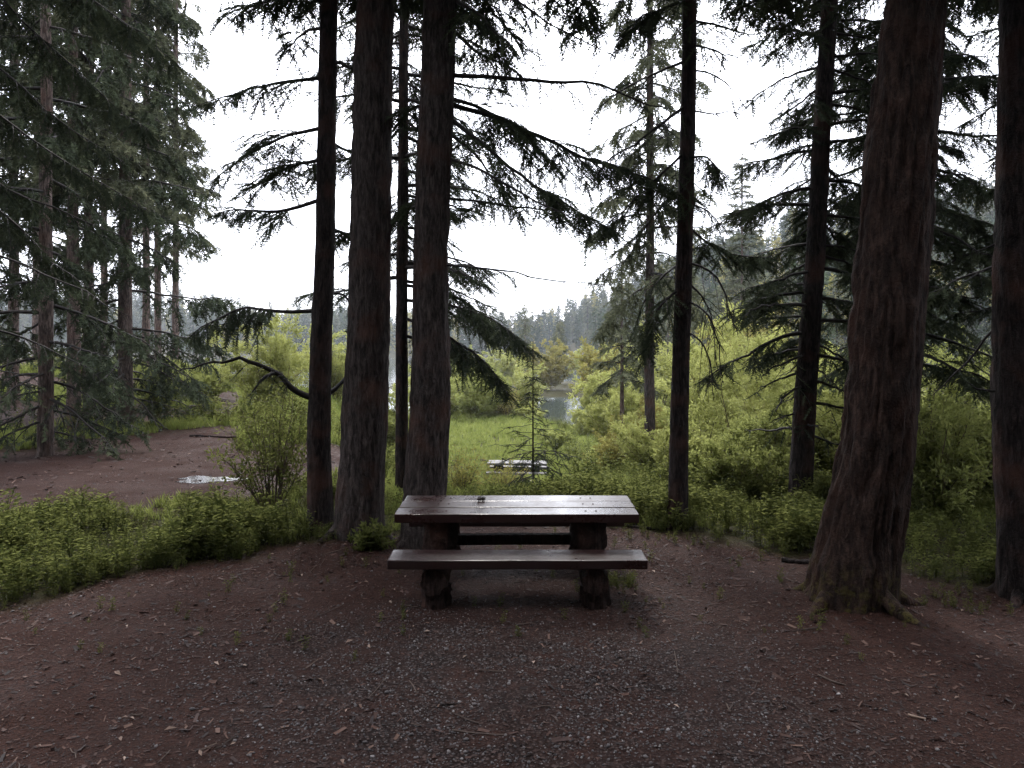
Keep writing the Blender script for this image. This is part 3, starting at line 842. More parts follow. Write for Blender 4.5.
# --- the left stand
for i, (lab, px, Y, rb, top, z0, R, nb, kw) in enumerate([
    ('front spruce of the left stand, forked looking foot beside the dirt road', 46, 15.7, .155, 21, 2.2, 2.3, 115, dict(leaf='needle', skirt=14, hang=.8, ssize=.34)),
    ('pale trunk spruce just right of the front spruce of the left stand', 73, 19.5, .175, 23, 6.2, 2.5, 100, dict(leaf='needle_mid', skirt=0, hang=.7)),
    ('pale trunk spruce third from the left edge in the left stand', 89, 22, .16, 23, 7.2, 2.3, 90, dict(hang=.7)),
    ('spruce with a dark needled skirt reaching the ground beside the road', 126, 20.5, .2, 23, 2.6, 2.5, 125, dict(leaf='needle', skirt=22, hang=.9)),
    ('thin trunk spruce behind the skirted spruce of the left stand', 146, 27, .15, 24, 7, 2.2, 90, dict(hang=.7)),
    ('rear spruce of the left stand with a plain straight trunk', 158, 31, .15, 26, 7, 2.3, 90, dict(hang=.7)),
    ('outermost right spruce of the left stand, bare lower trunk above green bushes', 176, 31, .15, 25, 6.0, 1.75, 120, dict(hang=.7, leaf='needle_mid')),
    ('spruce at the left edge behind the front spruce', 14, 23, .17, 23, 5.0, 2.5, 90, dict(leaf='needle')),
    ('spruce deep in the left stand between two pale trunks', 104, 32, .16, 25, 5.0, 2.4, 90, dict(hang=.7)),
    ('spruce far back in the left stand near the brown slope', 36, 36, .17, 26, 5.0, 2.6, 90, dict(hang=.7)),
    ('spruce beyond the left edge whose branches fill the left border', -45, 19, .18, 22, 2.5, 2.8, 90, dict(leaf='needle')),
]):
    mid_conifer('spruce_tree', lab, px, Y, rb, top, z0, R, int(nb * .5), 210 + i, group='spruces of the left stand', **kw)

# --- near tree beyond the left edge: long diagonal limbs cross the upper left
tn, pn, on, _ = make_tree('spruce_tree', 'near spruce outside the left edge whose long dark limbs slant down across the upper left', 'tree', -110, 8.6, .2, 17, (0, 0), 'bark_dark',
                          z_fine=2, sides=24, bark_amp=.015, seed=99, rtop=.4)
for pts, kw in [
    ([(-105, -130, 8.6), (0, 5, 8.9), (60, 60, 9.1), (135, 122, 9.3)], dict(dens=.9, sec=.3)),
    ([(-105, -40, 8.6), (0, 68, 8.3), (50, 110, 8.2), (110, 150, 8.1)], dict(dens=.8, sec=.26)),
    ([(-105, 40, 8.6), (0, 118, 8.8), (60, 160, 8.9), (130, 200, 9)], dict(dens=.8, sec=.26)),
    ([(-105, 90, 8.6), (0, 180, 8.4), (45, 200, 8.3), (125, 238, 8.3)], dict(dens=.7, sec=.24)),
    ([(-105, 160, 8.6), (0, 205, 8.9), (55, 262, 9.1), (120, 300, 9.3)], dict(dens=.7, sec=.24)),
    ([(-105, 230, 8.6), (0, 255, 8.5), (60, 275, 8.5), (130, 318, 8.5)], dict(dens=.6, sec=.22, sprays=.5, dead=.3)),
    ([(-105, 300, 8.6), (0, 332, 8.7), (50, 345, 8.8), (100, 372, 8.8)], dict(dens=.5, sec=.2, sprays=.4, dead=.5)),
    ([(-105, 340, 8.6), (-20, 372, 8.4), (15, 385, 8.3), (34, 393, 8.3)], dict(dens=.4, sec=.12, sprays=0)),
    ([(-105, -200, 8.6), (0, -90, 9.1), (60, -20, 9.4), (150, 60, 9.7)], dict(dens=1.0, sec=.35)),
    ([(-105, -220, 8.6), (20, -60, 8.2), (80, 0, 8.0), (160, 40, 7.9)], dict(dens=.9, sec=.33)),
]:
    limb(tn, on, PX(*pts), .022, hang=.8, **kw)
mb = MB(); crown_auto(mb, pn, 6.5, 9.0, 20, lambda f: 2.0, 906, coarse=False, ssize=.26, dens=.9, sprays=.8, avoid=-math.pi / 2)
crown_auto(mb, pn, 9.0, 16.5, 42, lambda f: 2.4 * (1 - f) + .3, 115, coarse=True, ssize=.36, dens=.9)
mb.build('crown', [M['twig'], M['needle']], tn, on)

# --- young thin fir behind the table and the distant snag
ts, ps, os_, _ = make_tree('fir_sapling', 'thin dark young fir with short sparse branches behind the middle of the table', 'sapling', 533, 13.0, .021, 2.75, (.0, 0), 'bark_dark',
                           sides=10, bark_amp=.003, seed=120, rtop=.25, flare=0)
mb = MB()
crown_auto(mb, ps, os_[2] + .75, os_[2] + 2.7, 44, lambda f: .5 * (1 - f) + .1, 121, elev=(-.1, .25), sag=.15, dens=.7, ssize=.12, sprays=.7, hang=.3, rad=.005, sec=.3)
crown_auto(mb, ps, os_[2] + .35, os_[2] + .9, 14, lambda f: .75, 122, elev=(-.2, .1), sag=.2, dens=1.2, ssize=.14, sprays=.7, hang=.5, rad=.007, sec=.3)
mb.build('crown', [M['twig'], M['needle']], ts, os_)

mid_conifer('spruce_snag', 'tall sparse grey snag against the white sky, right of the slim trunk', 742, 70, .2, 25, 9.0, 3.0, 80, 230, leaf='needle_mid', bark='bark_pale',
            sprays=.9, dens=.7, hang=.3, sag=.15, shape=.6, elev=(.0, .4), ssize=.5)
print('trees', round(time.time() - T0, 1))

# ------------------------------------------------------------------ shrubs
def shrub(name, label, px, Y, width, height, leaf='willow', n_stem=34, n_leaf=7000, ls=.075, seed=1, group=None, narrow=True, bare=.12, stem_r=.012, cat='shrub',
          depth=None, sink=0.0):
    r = np.random.default_rng(seed); n_leaf = int(n_leaf * 2.1)
    x = (px - CX) * Y / F; z = h1(x, Y) - sink
    root = empty(name, (x, Y, z)); tag(root, label, cat, group)
    az = r.uniform(0, 2 * math.pi, n_stem); sp = np.sqrt(r.random(n_stem))
    hh = height * r.uniform(.55, 1.05, n_stem) * (1.05 - .35 * sp ** 2)
    dw = (depth or width) / 2
    ex = np.cos(az) * sp * width / 2; ey = np.sin(az) * sp * dw
    t = np.linspace(0, 1, 6)
    bx = np.cos(az) * .25 * width * .35 * sp; by = np.sin(az) * .25 * dw * .7 * sp
    Px = bx[:, None] + (ex - bx)[:, None] * t ** 1.3; Py = by[:, None] + (ey - by)[:, None] * t ** 1.3
    Pz = hh[:, None] * (t ** .85)[None] - .1
    P = np.stack([Px, Py, Pz], -1) + r.normal(0, .02 * height ** .5, (n_stem, 6, 3)) * t[None, :, None]
    mb = MB()
    v, q = tubes(P, stem_r * r.uniform(.6, 1.3, n_stem)[:, None] * (1.05 - .8 * t)[None], 4)
    mb.add(v, q, 0, r.random(), True)
    # side twigs
    per = 7
    tt = bare * .8 + (1 - bare * .8) * r.random((n_stem, per))
    ti = tt * 5; i0 = np.minimum(ti.astype(int), 4); fr = (ti - i0)[..., None]
    rows = np.arange(n_stem)[:, None]
    B = P[rows, i0] * (1 - fr) + P[rows, i0 + 1] * fr
    a = r.uniform(0, 6.28, (n_stem, per)); e = r.uniform(.1, 1.1, (n_stem, per))
    D = np.stack([np.cos(a) * np.cos(e), np.sin(a) * np.cos(e), np.sin(e)], -1)
    tl = (.17 * height * r.uniform(.5, 1.3, (n_stem, per)))[..., None]
    E = B + D * tl
    Mid = (B + E) / 2 + np.array([0, 0, .04]) * tl
    TP = np.stack([B, Mid, E], 2).reshape(-1, 3, 3)
    v, q = tubes(TP, np.tile(np.array([.35, .25, .12]) * stem_r, (len(TP), 1)), 3); mb.add(v, q, 0, r.random())
    # leaves on the twigs
    k = r.integers(0, len(TP), n_leaf); u = r.random(n_leaf)[:, None] ** .8
    pos = np.where(u < .5, TP[k, 0] + (TP[k, 1] - TP[k, 0]) * u * 2, TP[k, 1] + (TP[k, 2] - TP[k, 1]) * (u * 2 - 1))
    pos = pos + r.normal(0, .035 * height ** .5, pos.shape)
    d = norm(TP[k, 2] - TP[k, 0]) + r.normal(0, .7, (n_leaf, 3))
    R = frames(d, norm(UP + r.normal(0, .6, (n_leaf, 3))))
    tw = r.random(len(TP))
    instance(mb, LEAF, pos, R, ls * 1.25 * r.uniform(.6, 1.35, n_leaf), 1, (tw[k] * .55 + .45 * r.random(n_leaf)).astype(np.float32))
    V0 = np.array([x, Y, z])
    for i in range(len(mb.V)):
        mb.V[i] = mb.V[i]
    o = mb.build('foliage', [M['stem'], M[leaf]], root)
    return root


for i, a in enumerate([
    # label, px, Y, width, height, kw
    ('broad pale green willow on the shore right of the lake glimpse', 628, 34, 5.2, 4.9, dict(n_leaf=9000, ls=.12)),
    ('tall yellow green willow right behind the slim right trunk', 722, 24, 4.4, 4.6, dict(n_leaf=9500, ls=.09)),
    ('large yellow green willow left of the dark layered spruce', 775, 20, 3.6, 3.9, dict(n_leaf=10000, ls=.08)),
    ('wide willow filling the view behind the dark layered spruce', 838, 23, 4.6, 3.9, dict(n_leaf=9000, ls=.085, leaf='willow_deep')),
    ('green willow between the leaning trunk and the right edge trunk', 948, 17, 3.6, 3.0, dict(n_leaf=9000, ls=.075, leaf='willow_deep')),
    ('bush behind the right edge trunk', 1035, 19, 3.8, 3.4, dict(n_leaf=7000, ls=.08, leaf='willow_deep')),
    ('low willow bush right of the meadow table', 662, 19, 2.6, 1.9, dict(n_leaf=7000, ls=.07)),
    ('brownish green bush sloping down beside the lake glimpse', 640, 28, 3.0, 2.6, dict(n_leaf=6000, ls=.09, leaf='olive')),
    ('slender pale green bush across the meadow above the young fir', 527, 60, 2.6, 5.2, dict(n_leaf=4200, ls=.14)),
    ('round green bush at the far left end of the meadow', 476, 52, 5.4, 3.9, dict(n_leaf=8000, ls=.12, leaf='willow_deep')),
    ('small bare brown bush left of the lake glimpse', 506, 53, 2.6, 2.4, dict(n_leaf=1200, ls=.09, leaf='olive', n_stem=60)),
    ('low green bush behind the thick pair of trunks', 398, 30, 3.4, 3.0, dict(n_leaf=7000, ls=.1, leaf='willow_deep')),
    ('bright green bush beyond the road behind the bare bent limb', 268, 27, 4.4, 3.4, dict(n_leaf=9000, ls=.085)),
    ('bush at the foot of the outermost spruce of the left stand', 205, 30, 3.6, 1.7, dict(n_leaf=7000, ls=.09, leaf='willow_deep')),
    ('green bush right of the skirted spruce beside the road', 160, 25, 2.4, 1.9, dict(n_leaf=5500, ls=.085, leaf='willow_deep')),
    ('bush hidden behind the slim left spruce across the road', 330, 34, 4.5, 3.4, dict(n_leaf=7000, ls=.11)),
    ('olive shrub leaning out of the meadow edge near the lake', 610, 24.5, 1.6, 1.7, dict(n_leaf=3500, ls=.08, leaf='olive')),
    ('leafy shrub close behind the foot of the leaning trunk on its left', 770, 12.8, 1.7, 1.5, dict(n_leaf=5500, ls=.06, leaf='willow_deep')),
    ('leafy shrub with pale leaves close right of the leaning trunk', 925, 10.2, 1.5, 1.75, dict(n_leaf=5500, ls=.06, leaf='willow_deep', narrow=False)),
    ('waist high bush beside the path right of the table', 735, 12.0, 1.5, 1.05, dict(n_leaf=4800, ls=.055, leaf='willow_deep')),
    ('rounded bush on the bank just right of the lake glimpse', 606, 56, 5.0, 4.2, dict(n_leaf=6000, ls=.11, leaf='willow_deep')),
    ('willow farther right behind the wide willow', 890, 27, 4.6, 4.3, dict(n_leaf=7000, ls=.1)),
    ('pale bush at the water edge beyond the meadow', 436, 55, 6.5, 4.4, dict(n_leaf=8500, ls=.14)),
    ('low bush on the bank right behind the meadow table', 552, 41, 2.6, 1.3, dict(n_leaf=5000, ls=.1, leaf='willow_deep')),
    ('broad bush beyond the lake glimpse, partly hidden by the shore willow', 632, 62, 7.0, 5.4, dict(n_leaf=9000, ls=.15)),
    ('bush on the meadow bank under the low dark branches', 482, 61, 6.0, 4.4, dict(n_leaf=8000, ls=.15, leaf='willow_deep')),
    ('full bush close behind the slim right trunk on its right', 742, 15.0, 2.7, 2.3, dict(n_leaf=7500, ls=.07)),
    ('dense low bush right behind the foot of the slim right trunk', 700, 13.5, 1.7, 1.35, dict(n_leaf=5500, ls=.06)),
    ('full bush behind the foot of the dark layered spruce', 830, 14.5, 2.2, 2.2, dict(n_leaf=7000, ls=.07)),
    ('bush just left of the right edge trunk at head height', 965, 11.5, 1.9, 1.9, dict(n_leaf=7000, ls=.06, leaf='willow_deep')),
    ('tall pale willow between the slim right trunk and the dark layered spruce', 735, 28, 5.4, 5.2, dict(n_leaf=11000, ls=.1)),
    ('broad olive bush across the water behind the lake glimpse', 548, 112, 11.0, 7.2, dict(n_leaf=8000, ls=.26, leaf='olive')),
    ('round green bush across the water right of the lake glimpse', 592, 116, 10.0, 6.8, dict(n_leaf=7000, ls=.26)),
    ('pale green bush across the water above the far end of the meadow', 505, 115, 10.0, 7.0, dict(n_leaf=7000, ls=.26)),
    ('green bush across the water just right of the thick pair of trunks', 462, 113, 10.0, 6.2, dict(n_leaf=7000, ls=.26, leaf='willow_deep')),
    ('tall yellow green bush across the water farthest right in its row', 628, 120, 11.0, 8.0, dict(n_leaf=7000, ls=.26)),
    ('low bush on the near bank directly above the meadow table', 528, 52, 2.6, 1.1, dict(n_leaf=3500, ls=.11)),
    ('low bushy clump on the far end of the meadow bank', 462, 57, 5.5, 2.2, dict(n_leaf=6000, ls=.13, leaf='willow_deep')),
    ('low rounded bush on the meadow bank right of the pair of trunks', 492, 54, 4.0, 1.9, dict(n_leaf=5000, ls=.12)),
    ('low bush on the bank below the lake glimpse', 590, 50, 2.6, 1.9, dict(n_leaf=5000, ls=.13)),
    ('small bush at the foot of the shore willow', 618, 27, 2.2, 1.5, dict(n_leaf=5000, ls=.08)),
]):
    shrub('willow_bush', a[0], a[1], a[2], a[3], a[4], seed=500 + i, group='bushes around the meadow', **a[5])
# open leggy shrub beside the slim left spruce
shrub('leggy_shrub', 'leggy open shrub with bare brown stems left of the slim left spruce', 272, 10.6, 1.5, 2.05, leaf='herb', n_stem=26, n_leaf=1500, ls=.055, seed=560,
      narrow=False, bare=.3, stem_r=.011)
shrub('leggy_shrub', 'small leafy shrub at the foot of the left one of the paired trunks', 372, 8.7, .7, .38, leaf='herb', n_stem=14, n_leaf=700, ls=.06, seed=561,
      narrow=False, bare=.1, stem_r=.006)
shrub('leggy_shrub', 'thin dark weedy shrub behind the table top just right of the pair of trunks', 462, 14.5, 1.1, .95, leaf='olive', n_stem=30, n_leaf=420, ls=.05, seed=562,
      narrow=False, bare=.2, stem_r=.007)
shrub('leggy_shrub', 'thin brownish weedy shrub behind the table top left of the young fir', 503, 15.5, 1.3, .8, leaf='olive', n_stem=34, n_leaf=420, ls=.05, seed=563,
      narrow=False, bare=.2, stem_r=.007)
print('shrubs', round(time.time() - T0, 1))

# ------------------------------------------------------------------ ground sheet
def axis(fine, pieces):
    return np.array(sorted(set(np.round(np.concatenate([np.arange(*fine)] + [np.arange(*p) for p in pieces]), 4))))


gx = np.unique(np.concatenate([np.arange(-9, 9.01, .11), np.arange(9, 40, .8), np.arange(40, 200, 6), np.geomspace(200, 1500, 18),
                               -np.arange(9, 40, .8), -np.arange(40, 200, 6), -np.geomspace(200, 1500, 18)]))
gy = np.unique(np.concatenate([np.arange(2, 16, .11), np.arange(16, 60, .5), np.arange(60, 420, 6), np.geomspace(420, 1500, 16),
                               np.arange(-6, 2, .5), -np.geomspace(6, 300, 14)]))
GX, GY = np.meshgrid(gx, gy, indexing='ij')
GZ = hz(GX, GY)
V = np.stack([GX, GY, GZ], -1).reshape(-1, 3)
ny = len(gy); i, j = np.meshgrid(np.arange(len(gx) - 1), np.arange(ny - 1), indexing='ij')
a = (i * ny + j).ravel(); q = np.stack([a, a + ny, a + ny + 1, a + 1], -1)
mb = MB(); mb.add(V, q, 0, grass_mask(V[:, 0], V[:, 1]), True)
ground = mb.build('ground', M['ground']); tag(ground, 'brown forest floor of needles and gravel sloping to a meadow', 'ground', kind='structure')


def gravel_mask(X, Y):
    g = .95 * np.exp(-((X - .0 + .25 * (Y - 5)) / 2.2) ** 4) * (1 - sstep(6.0, 7.3, Y + .6 * vnoise(X, Y, 31)))
    return g


ga = ground.data.attributes.new('gravel', 'FLOAT', 'POINT'); ga.data.foreach_set('value', gravel_mask(V[:, 0], V[:, 1]).astype(np.float32))

# lake
mb = MB(); mb.add([(-900, 44, WATER_Z), (45, 44, WATER_Z), (45, 420, WATER_Z), (-900, 420, WATER_Z)], [(0, 1, 2, 3)])
tag(mb.build('lake_water', M['water']), 'still lake reflecting the white sky', 'lake', kind='structure')
# puddle on the dirt road
th = np.linspace(0, 2 * math.pi, 40, endpoint=False); rr = 1 + .25 * np.sin(3 * th + 1) + .15 * np.sin(7 * th)
px0 = W(208, 480, 12.9)
zz = h1(px0[0], 12.9) + .008
pm = MB(); pm.add(np.concatenate([[[px0[0], 12.9, zz]], np.stack([px0[0] + .55 * rr * np.cos(th), 12.9 + .30 * rr * np.sin(th), np.full(40, zz)], -1)]),
                  [(0, k + 1, (k + 1) % 40 + 1) for k in range(40)])
tag(pm.build('puddle_water', M['puddle']), 'shallow puddle on the dirt road', 'puddle', kind='structure')

# ------------------------------------------------------------------ undergrowth, grass, litter  (uncountable)
def scatter(n, xr, yr, prob, r):
    x = r.uniform(*xr, n); y = r.uniform(*yr, n)
    k = r.random(n) < prob(x, y)
    return x[k], y[k]


def plant_mass(name, label, cat, tm, xs, ys, size, mat, r, sink=.02):
    mb = MB(); n = len(xs)
    pos = np.stack([xs, ys, hz(xs, ys) - sink], -1); R = rotz(r.uniform(0, 6.28, n)); sc = size
    pick = r.integers(0, len(tm), n); tn_ = r.random(n)
    for kk in range(len(tm)):
        mk = pick == kk
        instance(mb, tm[kk], pos[mk], R[mk], sc[mk], 0, tn_[mk].astype(np.float32))
    return tag(mb.build(name, M[mat]), label, cat, kind='stuff')


r = np.random.default_rng(77)
u_ = lambda x, y: x / y
x, y = scatter(15000, (-12, -1.0), (4.5, 12.5), lambda x, y: (grass_mask(x, y) > .35) * np.where(u_(x, y) < -.2, 1, .25) * (u_(x, y) > -.86) * (.45 + .55 * (vnoise(x * 1.2, y * 1.2, 41) > .42)), r)
sz = (.10 + .40 * vnoise(x * .9, y * .9, 42)) * np.where(r.random(len(x)) < .05, 1.6, 1) * r.uniform(.5, 1.2, len(x)) * np.interp(grass_mask(x, y), [.3, .9], [.4, 1])
plant_mass('undergrowth', 'knee high leafy undergrowth between the bare campsite and the dirt road', 'undergrowth', HERB, x, y, sz, 'herb', r)
x, y = scatter(14000, (-1.2, 12), (6.5, 16), lambda x, y: (grass_mask(x, y) > .35) * (u_(x, y) < .8) * np.where((u_(x, y) < .09) & (y > 12.5), .12, 1) * (.3 + .7 * (vnoise(x * 1.1, y * 1.1, 43) > .45)) * .8, r)
sz = (.2 + .4 * vnoise(x * .9, y * .9, 44)) * r.uniform(.5, 1.2, len(x)) * np.interp(grass_mask(x, y), [.3, .95], [.35, 1]) * np.interp(u_(x, y), [0, .2], [.75, 1.1])
plant_mass('undergrowth', 'leafy undergrowth along the right side of the campsite under the trees', 'undergrowth', HERB, x, y, sz, 'herb', r)
x, y = scatter(13000, (-26, 28), (15, 64), lambda x, y: (grass_mask(x, y) > .4) * (np.abs(u_(x, y)) < .8) * (vnoise(x * .45, y * .45, 45) > np.where((u_(x, y) > -.14) & (u_(x, y) < .085 - .0008 * (y - 20)), .93, .42) - .22 * (y > 46)) * (hz(x, y) > WATER_Z + .1), r)
sz = (.4 + .7 * vnoise(x * .5, y * .5, 46)) * r.uniform(.6, 1.2, len(x))
plant_mass('meadow_weeds', 'patches of taller weeds around the meadow and beyond the road', 'weeds', HERB, x, y, sz, 'herb', r)
x, y = scatter(90000, (-24, 24), (9.5, 62), lambda x, y: (grass_mask(x, y) > .3) * (np.abs(u_(x, y)) < .8) * np.clip(18 / y, .35, 1) * (hz(x, y) > WATER_Z + .1), r)
sz = r.uniform(.10, .26, len(x)) * np.interp(y, [10, 18, 45], [.9, 1.3, 2.0])
plant_mass('meadow_grass', 'green grass of the meadow below the campsite', 'grass', TUFT, x, y, sz, 'grass', r)
# sparse weeds on bare soil near the edges and by the bench end
x, y = scatter(2500, (-6, 6), (5.5, 11), lambda x, y: np.clip(.25 - np.abs(grass_mask(x, y) - .15), 0, 1), r)
gxx = np.concatenate([x, r.normal(1.02, .12, 26), r.normal(3.95, .25, 20), r.normal(1.7, .4, 30)]); gyy = np.concatenate([y, r.normal(7.35, .1, 26), r.normal(6.75, .2, 20), r.normal(9.0, .3, 30)])
plant_mass('ground_weeds', 'scattered small weeds sprouting from the bare soil', 'weeds', HERB[:3], gxx, gyy, r.uniform(.06, .17, len(gxx)), 'herb', r)

# pebbles
def lying(n, xs, ys, r, tilt=.25):
    nz = norm(np.stack([r.normal(0, tilt, n), r.normal(0, tilt, n), np.ones(n)], -1))
    a = r.uniform(0, 6.28, n); d = np.stack([np.cos(a), np.sin(a), r.normal(0, tilt * .5, n)], -1)
    return frames(d, nz)


x, y = scatter(120000, (-5, 5), (2.6, 9.5), lambda x, y: (grass_mask(x, y) < .4) * np.clip(gravel_mask(x, y) * (.25 + vnoise(x * 2.2, y * 2.2, 51)) + .03, 0, 1) * (np.abs(x / y) < .75), r)
n = len(x); sz = np.exp(r.normal(math.log(.0056), .38, n)); mb = MB()
pos = np.stack([x, y, hz(x, y) + sz * .2], -1); R = lying(n, x, y, r); pick = r.integers(0, 4, n)
for kk in range(4):
    mk = pick == kk; instance(mb, PEB[kk], pos[mk], R[mk], sz[mk], 0, (r.random(mk.sum()) ** 1.3).astype(np.float32), True)
tag(mb.build('gravel', M['pebble']), 'fine grey gravel strewn over the bare campsite', 'gravel', kind='stuff')
# needles, bark flakes
chip = (np.array([(-.5, -.5, 0), (.5, -.4, .03), (.5, .5, 0), (-.5, .4, .05)], float), np.array([(0, 1, 2), (0, 2, 3)]))
x, y = scatter(95000, (-6.5, 6.5), (2.6, 10.5), lambda x, y: (grass_mask(x, y) < .6) * (np.abs(x / y) < .78) * np.clip(1.1 - gravel_mask(x, y) * .6, 0, 1) * (.4 + .6 * vnoise(x * 1.7, y * 1.7, 52)), r)
n = len(x); ln = np.exp(r.normal(math.log(.022), .5, n)); wd = ln * r.uniform(.08, .45, n)
pos = np.stack([x, y, hz(x, y) + .006], -1); mb = MB()
instance(mb, chip, pos, lying(n, x, y, r, .35), np.stack([ln, wd, ln], -1), 0, (r.random(n) ** 1.4).astype(np.float32))
tag(mb.build('needle_litter', M['litter']), 'reddish needles and bark flakes covering the soil', 'litter', kind='stuff')
x, y = scatter(26000, (-24, -2.5), (11, 30), lambda x, y: (grass_mask(x, y) < .5) * (x / y > -.78) * (.3 + .7 * vnoise(x * 1.1, y * 1.1, 57)), r)
n = len(x); ln = np.exp(r.normal(math.log(.042), .5, n)); wd = ln * r.uniform(.12, .5, n); mb = MB()
instance(mb, chip, np.stack([x, y, hz(x, y) + .012], -1), lying(n, x, y, r, .35), np.stack([ln, wd, ln], -1), 0, (r.random(n) ** 1.2).astype(np.float32))
tag(mb.build('needle_litter', M['litter']), 'reddish forest litter along the dirt road under the left stand', 'litter', kind='stuff')
# dead leaves
n = 120; x = r.uniform(-4.5, 4.5, n); y = r.uniform(3.2, 9, n); k = (grass_mask(x, y) < .3) & (np.abs(x / y) < .7); x, y = x[k], y[k]; n = len(x)
mb = MB(); instance(mb, LEAF, np.stack([x, y, hz(x, y) + .012], -1), lying(n, x, y, r, .2), r.uniform(.03, .075, n), 0, r.random(n).astype(np.float32))
tag(mb.build('leaf_litter', M['deadleaf']), 'pale dead leaves scattered over the gravel', 'litter', kind='stuff')
# small twigs
n = 190; x = r.uniform(-4.5, 5, n); y = r.uniform(3.2, 9.5, n); k = (grass_mask(x, y) < .4) & (np.abs(x / y) < .72); x, y = x[k], y[k]; n = len(x)
a = r.uniform(0, 6.28, n); ln = np.exp(r.normal(math.log(.14), .5, n)); t = np.linspace(-.5, .5, 4)
TP = np.stack([x[:, None] + np.cos(a)[:, None] * ln[:, None] * t, y[:, None] + np.sin(a)[:, None] * ln[:, None] * t + r.normal(0, .006, (n, 4)), np.zeros((n, 4))], -1)
TP[..., 2] = hz(TP[..., 0], TP[..., 1]) + .008 + np.abs(r.normal(0, .004, (n, 4)))
v, q = tubes(TP, np.repeat(r.uniform(.002, .005, n)[:, None], 4, 1), 4); mb = MB(); mb.add(v, q, 0, np.repeat(r.random(n), 16))
tag(mb.build('twig_litter', M['stick']), 'thin dead twigs strewn over the bare soil', 'litter', kind='stuff')

# ------------------------------------------------------------------ far forest
def far_conifer_mesh(name, seed, leaf, hgt=1.0, nb=46, R=.17):
    """unit-height conifer, few hundred faces"""
    r = np.random.default_rng(seed); mb = MB()
    P = np.array([[0, 0, -.05], [0, 0, .5], [0, 0, 1.0]]); v, q = tubes(P[None], np.array([[.012, .008, .001]]), 5); mb.add(v, q, 0)
    for i in range(nb):
        f = (i + r.random()) / nb; z = .12 + .87 * f; Lb = R * (1 - f) ** .75 * r.uniform(.55, 1.2) + .012
        az = i * 2.4 + r.normal(0, .3)
        p = auto_branch(np.array([0, 0, z]), az, r.uniform(-.15, .2), Lb, .3, r)
        t = r.random(9) ** .7; ps_ = np.stack([np.interp(t, np.linspace(0, 1, 6), p[:, k]) for k in range(3)], -1)
        d = norm(p[-1] - p[0]) + r.normal(0, .55, (9, 3)) - UP * .3
        instance(mb, SPRAY_T, ps_, frames(d, norm(UP + r.normal(0, .4, (9, 3)))), .075 * r.uniform(.6, 1.3, 9), 1, r.random(9).astype(np.float32))
    return mb


SPRAY_T = spray_template(77, 4, .42, .22, .6)


def forest(name, label, n, region, hrange, leafs, seed, mk):
    """far wood that reads as one mass"""
    r = np.random.default_rng(seed)
    tm = [far_conifer_mesh('c', seed + i, None, nb=34, R=R_) for i, R_ in enumerate((.15, .19, .13))]
    tv = []
    for t in tm:
        tv.append((np.concatenate(t.V), [f for f in t.Fs], t.M, np.concatenate(t.T)))
    xs, ys = region(r, n)
    hs = r.uniform(*hrange, len(xs)) * (.75 + .5 * vnoise(xs * .03, ys * .03, seed))
    mb = MB(); z = hz(xs, ys)
    pick = r.integers(0, 3, len(xs)); mi = r.choice(len(leafs), len(xs), p=mk)
    for kk in range(3):
        V, Fs, Ms, T = tv[kk]
        for li in range(len(leafs)):
            s_ = np.where((pick == kk) & (mi == li))[0]
            if len(s_) == 0: continue
            R = rotz(r.uniform(0, 6.28, len(s_)))
            off = 0
            # trunk chunk and foliage chunks share the vertex block
            VV = np.einsum('nij,nvj->nvi', R, V[None] * hs[s_][:, None, None]) + np.stack([xs[s_], ys[s_], z[s_] - .3], -1)[:, None]
            base = mb.n
            tt = np.clip(T[None] * .6 + r.random(len(s_))[:, None] * .4, 0, 1)
            quad = [f for f in Fs if f.shape[1] == 4]; tri = np.concatenate([f for f in Fs if f.shape[1] == 3])
            ofs = np.arange(len(s_)) * len(V)
            mb.add(VV.reshape(-1, 3), (quad[0][None] + ofs[:, None, None]).reshape(-1, 4), 0, tt.reshape(-1))
            mb.Fs.append((tri[None] + ofs[:, None, None]).reshape(-1, 3) + base); mb.M.append(np.full(len(tri) * len(s_), 1 + li, np.int32)); mb.S.append(np.zeros(len(tri) * len(s_), bool))
    return tag(mb.build(name, [M['twig']] + [M[l] for l in leafs]), label, 'forest', kind='stuff')


def reg_far(r, n):
    x = r.uniform(-330, 120, n); y = r.uniform(352, 520, n) ; return x, y


def reg_hill(r, n):
    y = r.uniform(110, 400, n); u = r.uniform(.10, .95, n); x = u * y
    k = (hz(x, y) > -4.4) & (x > 30 * r.uniform(.7, 1.1, n)); return x[k], y[k]


forest('forest', 'dark conifer wood on the far shore of the lake', 1100, reg_far, (13, 22), ['needle_far', 'needle_mid', 'olive'], 701, [.7, .22, .08])
forest('forest', 'conifer wood covering the hillside on the right', 1000, reg_hill, (11, 21), ['needle_far', 'needle_mid', 'olive'], 711, [.58, .32, .10])

def reg_back(r, n):
    a = r.uniform(0, 2 * math.pi, 6 * n); d = r.uniform(7, 30, 6 * n); x = d * np.cos(a); y = 2 + d * np.sin(a)
    k = (y < 1.5) & ~((np.abs(x) < 9) & (y > -5)) & ~((y > -4) & (np.abs(x) < (y + 4) * .8 + 9)); return x[k][:n], y[k][:n]


forest('forest', 'unseen conifer wood added behind and beside the viewer for shade', 95, reg_back, (17, 24), ['needle'], 721, [1.0])  # out of view, added to shade the trunk fronts and campsite ground

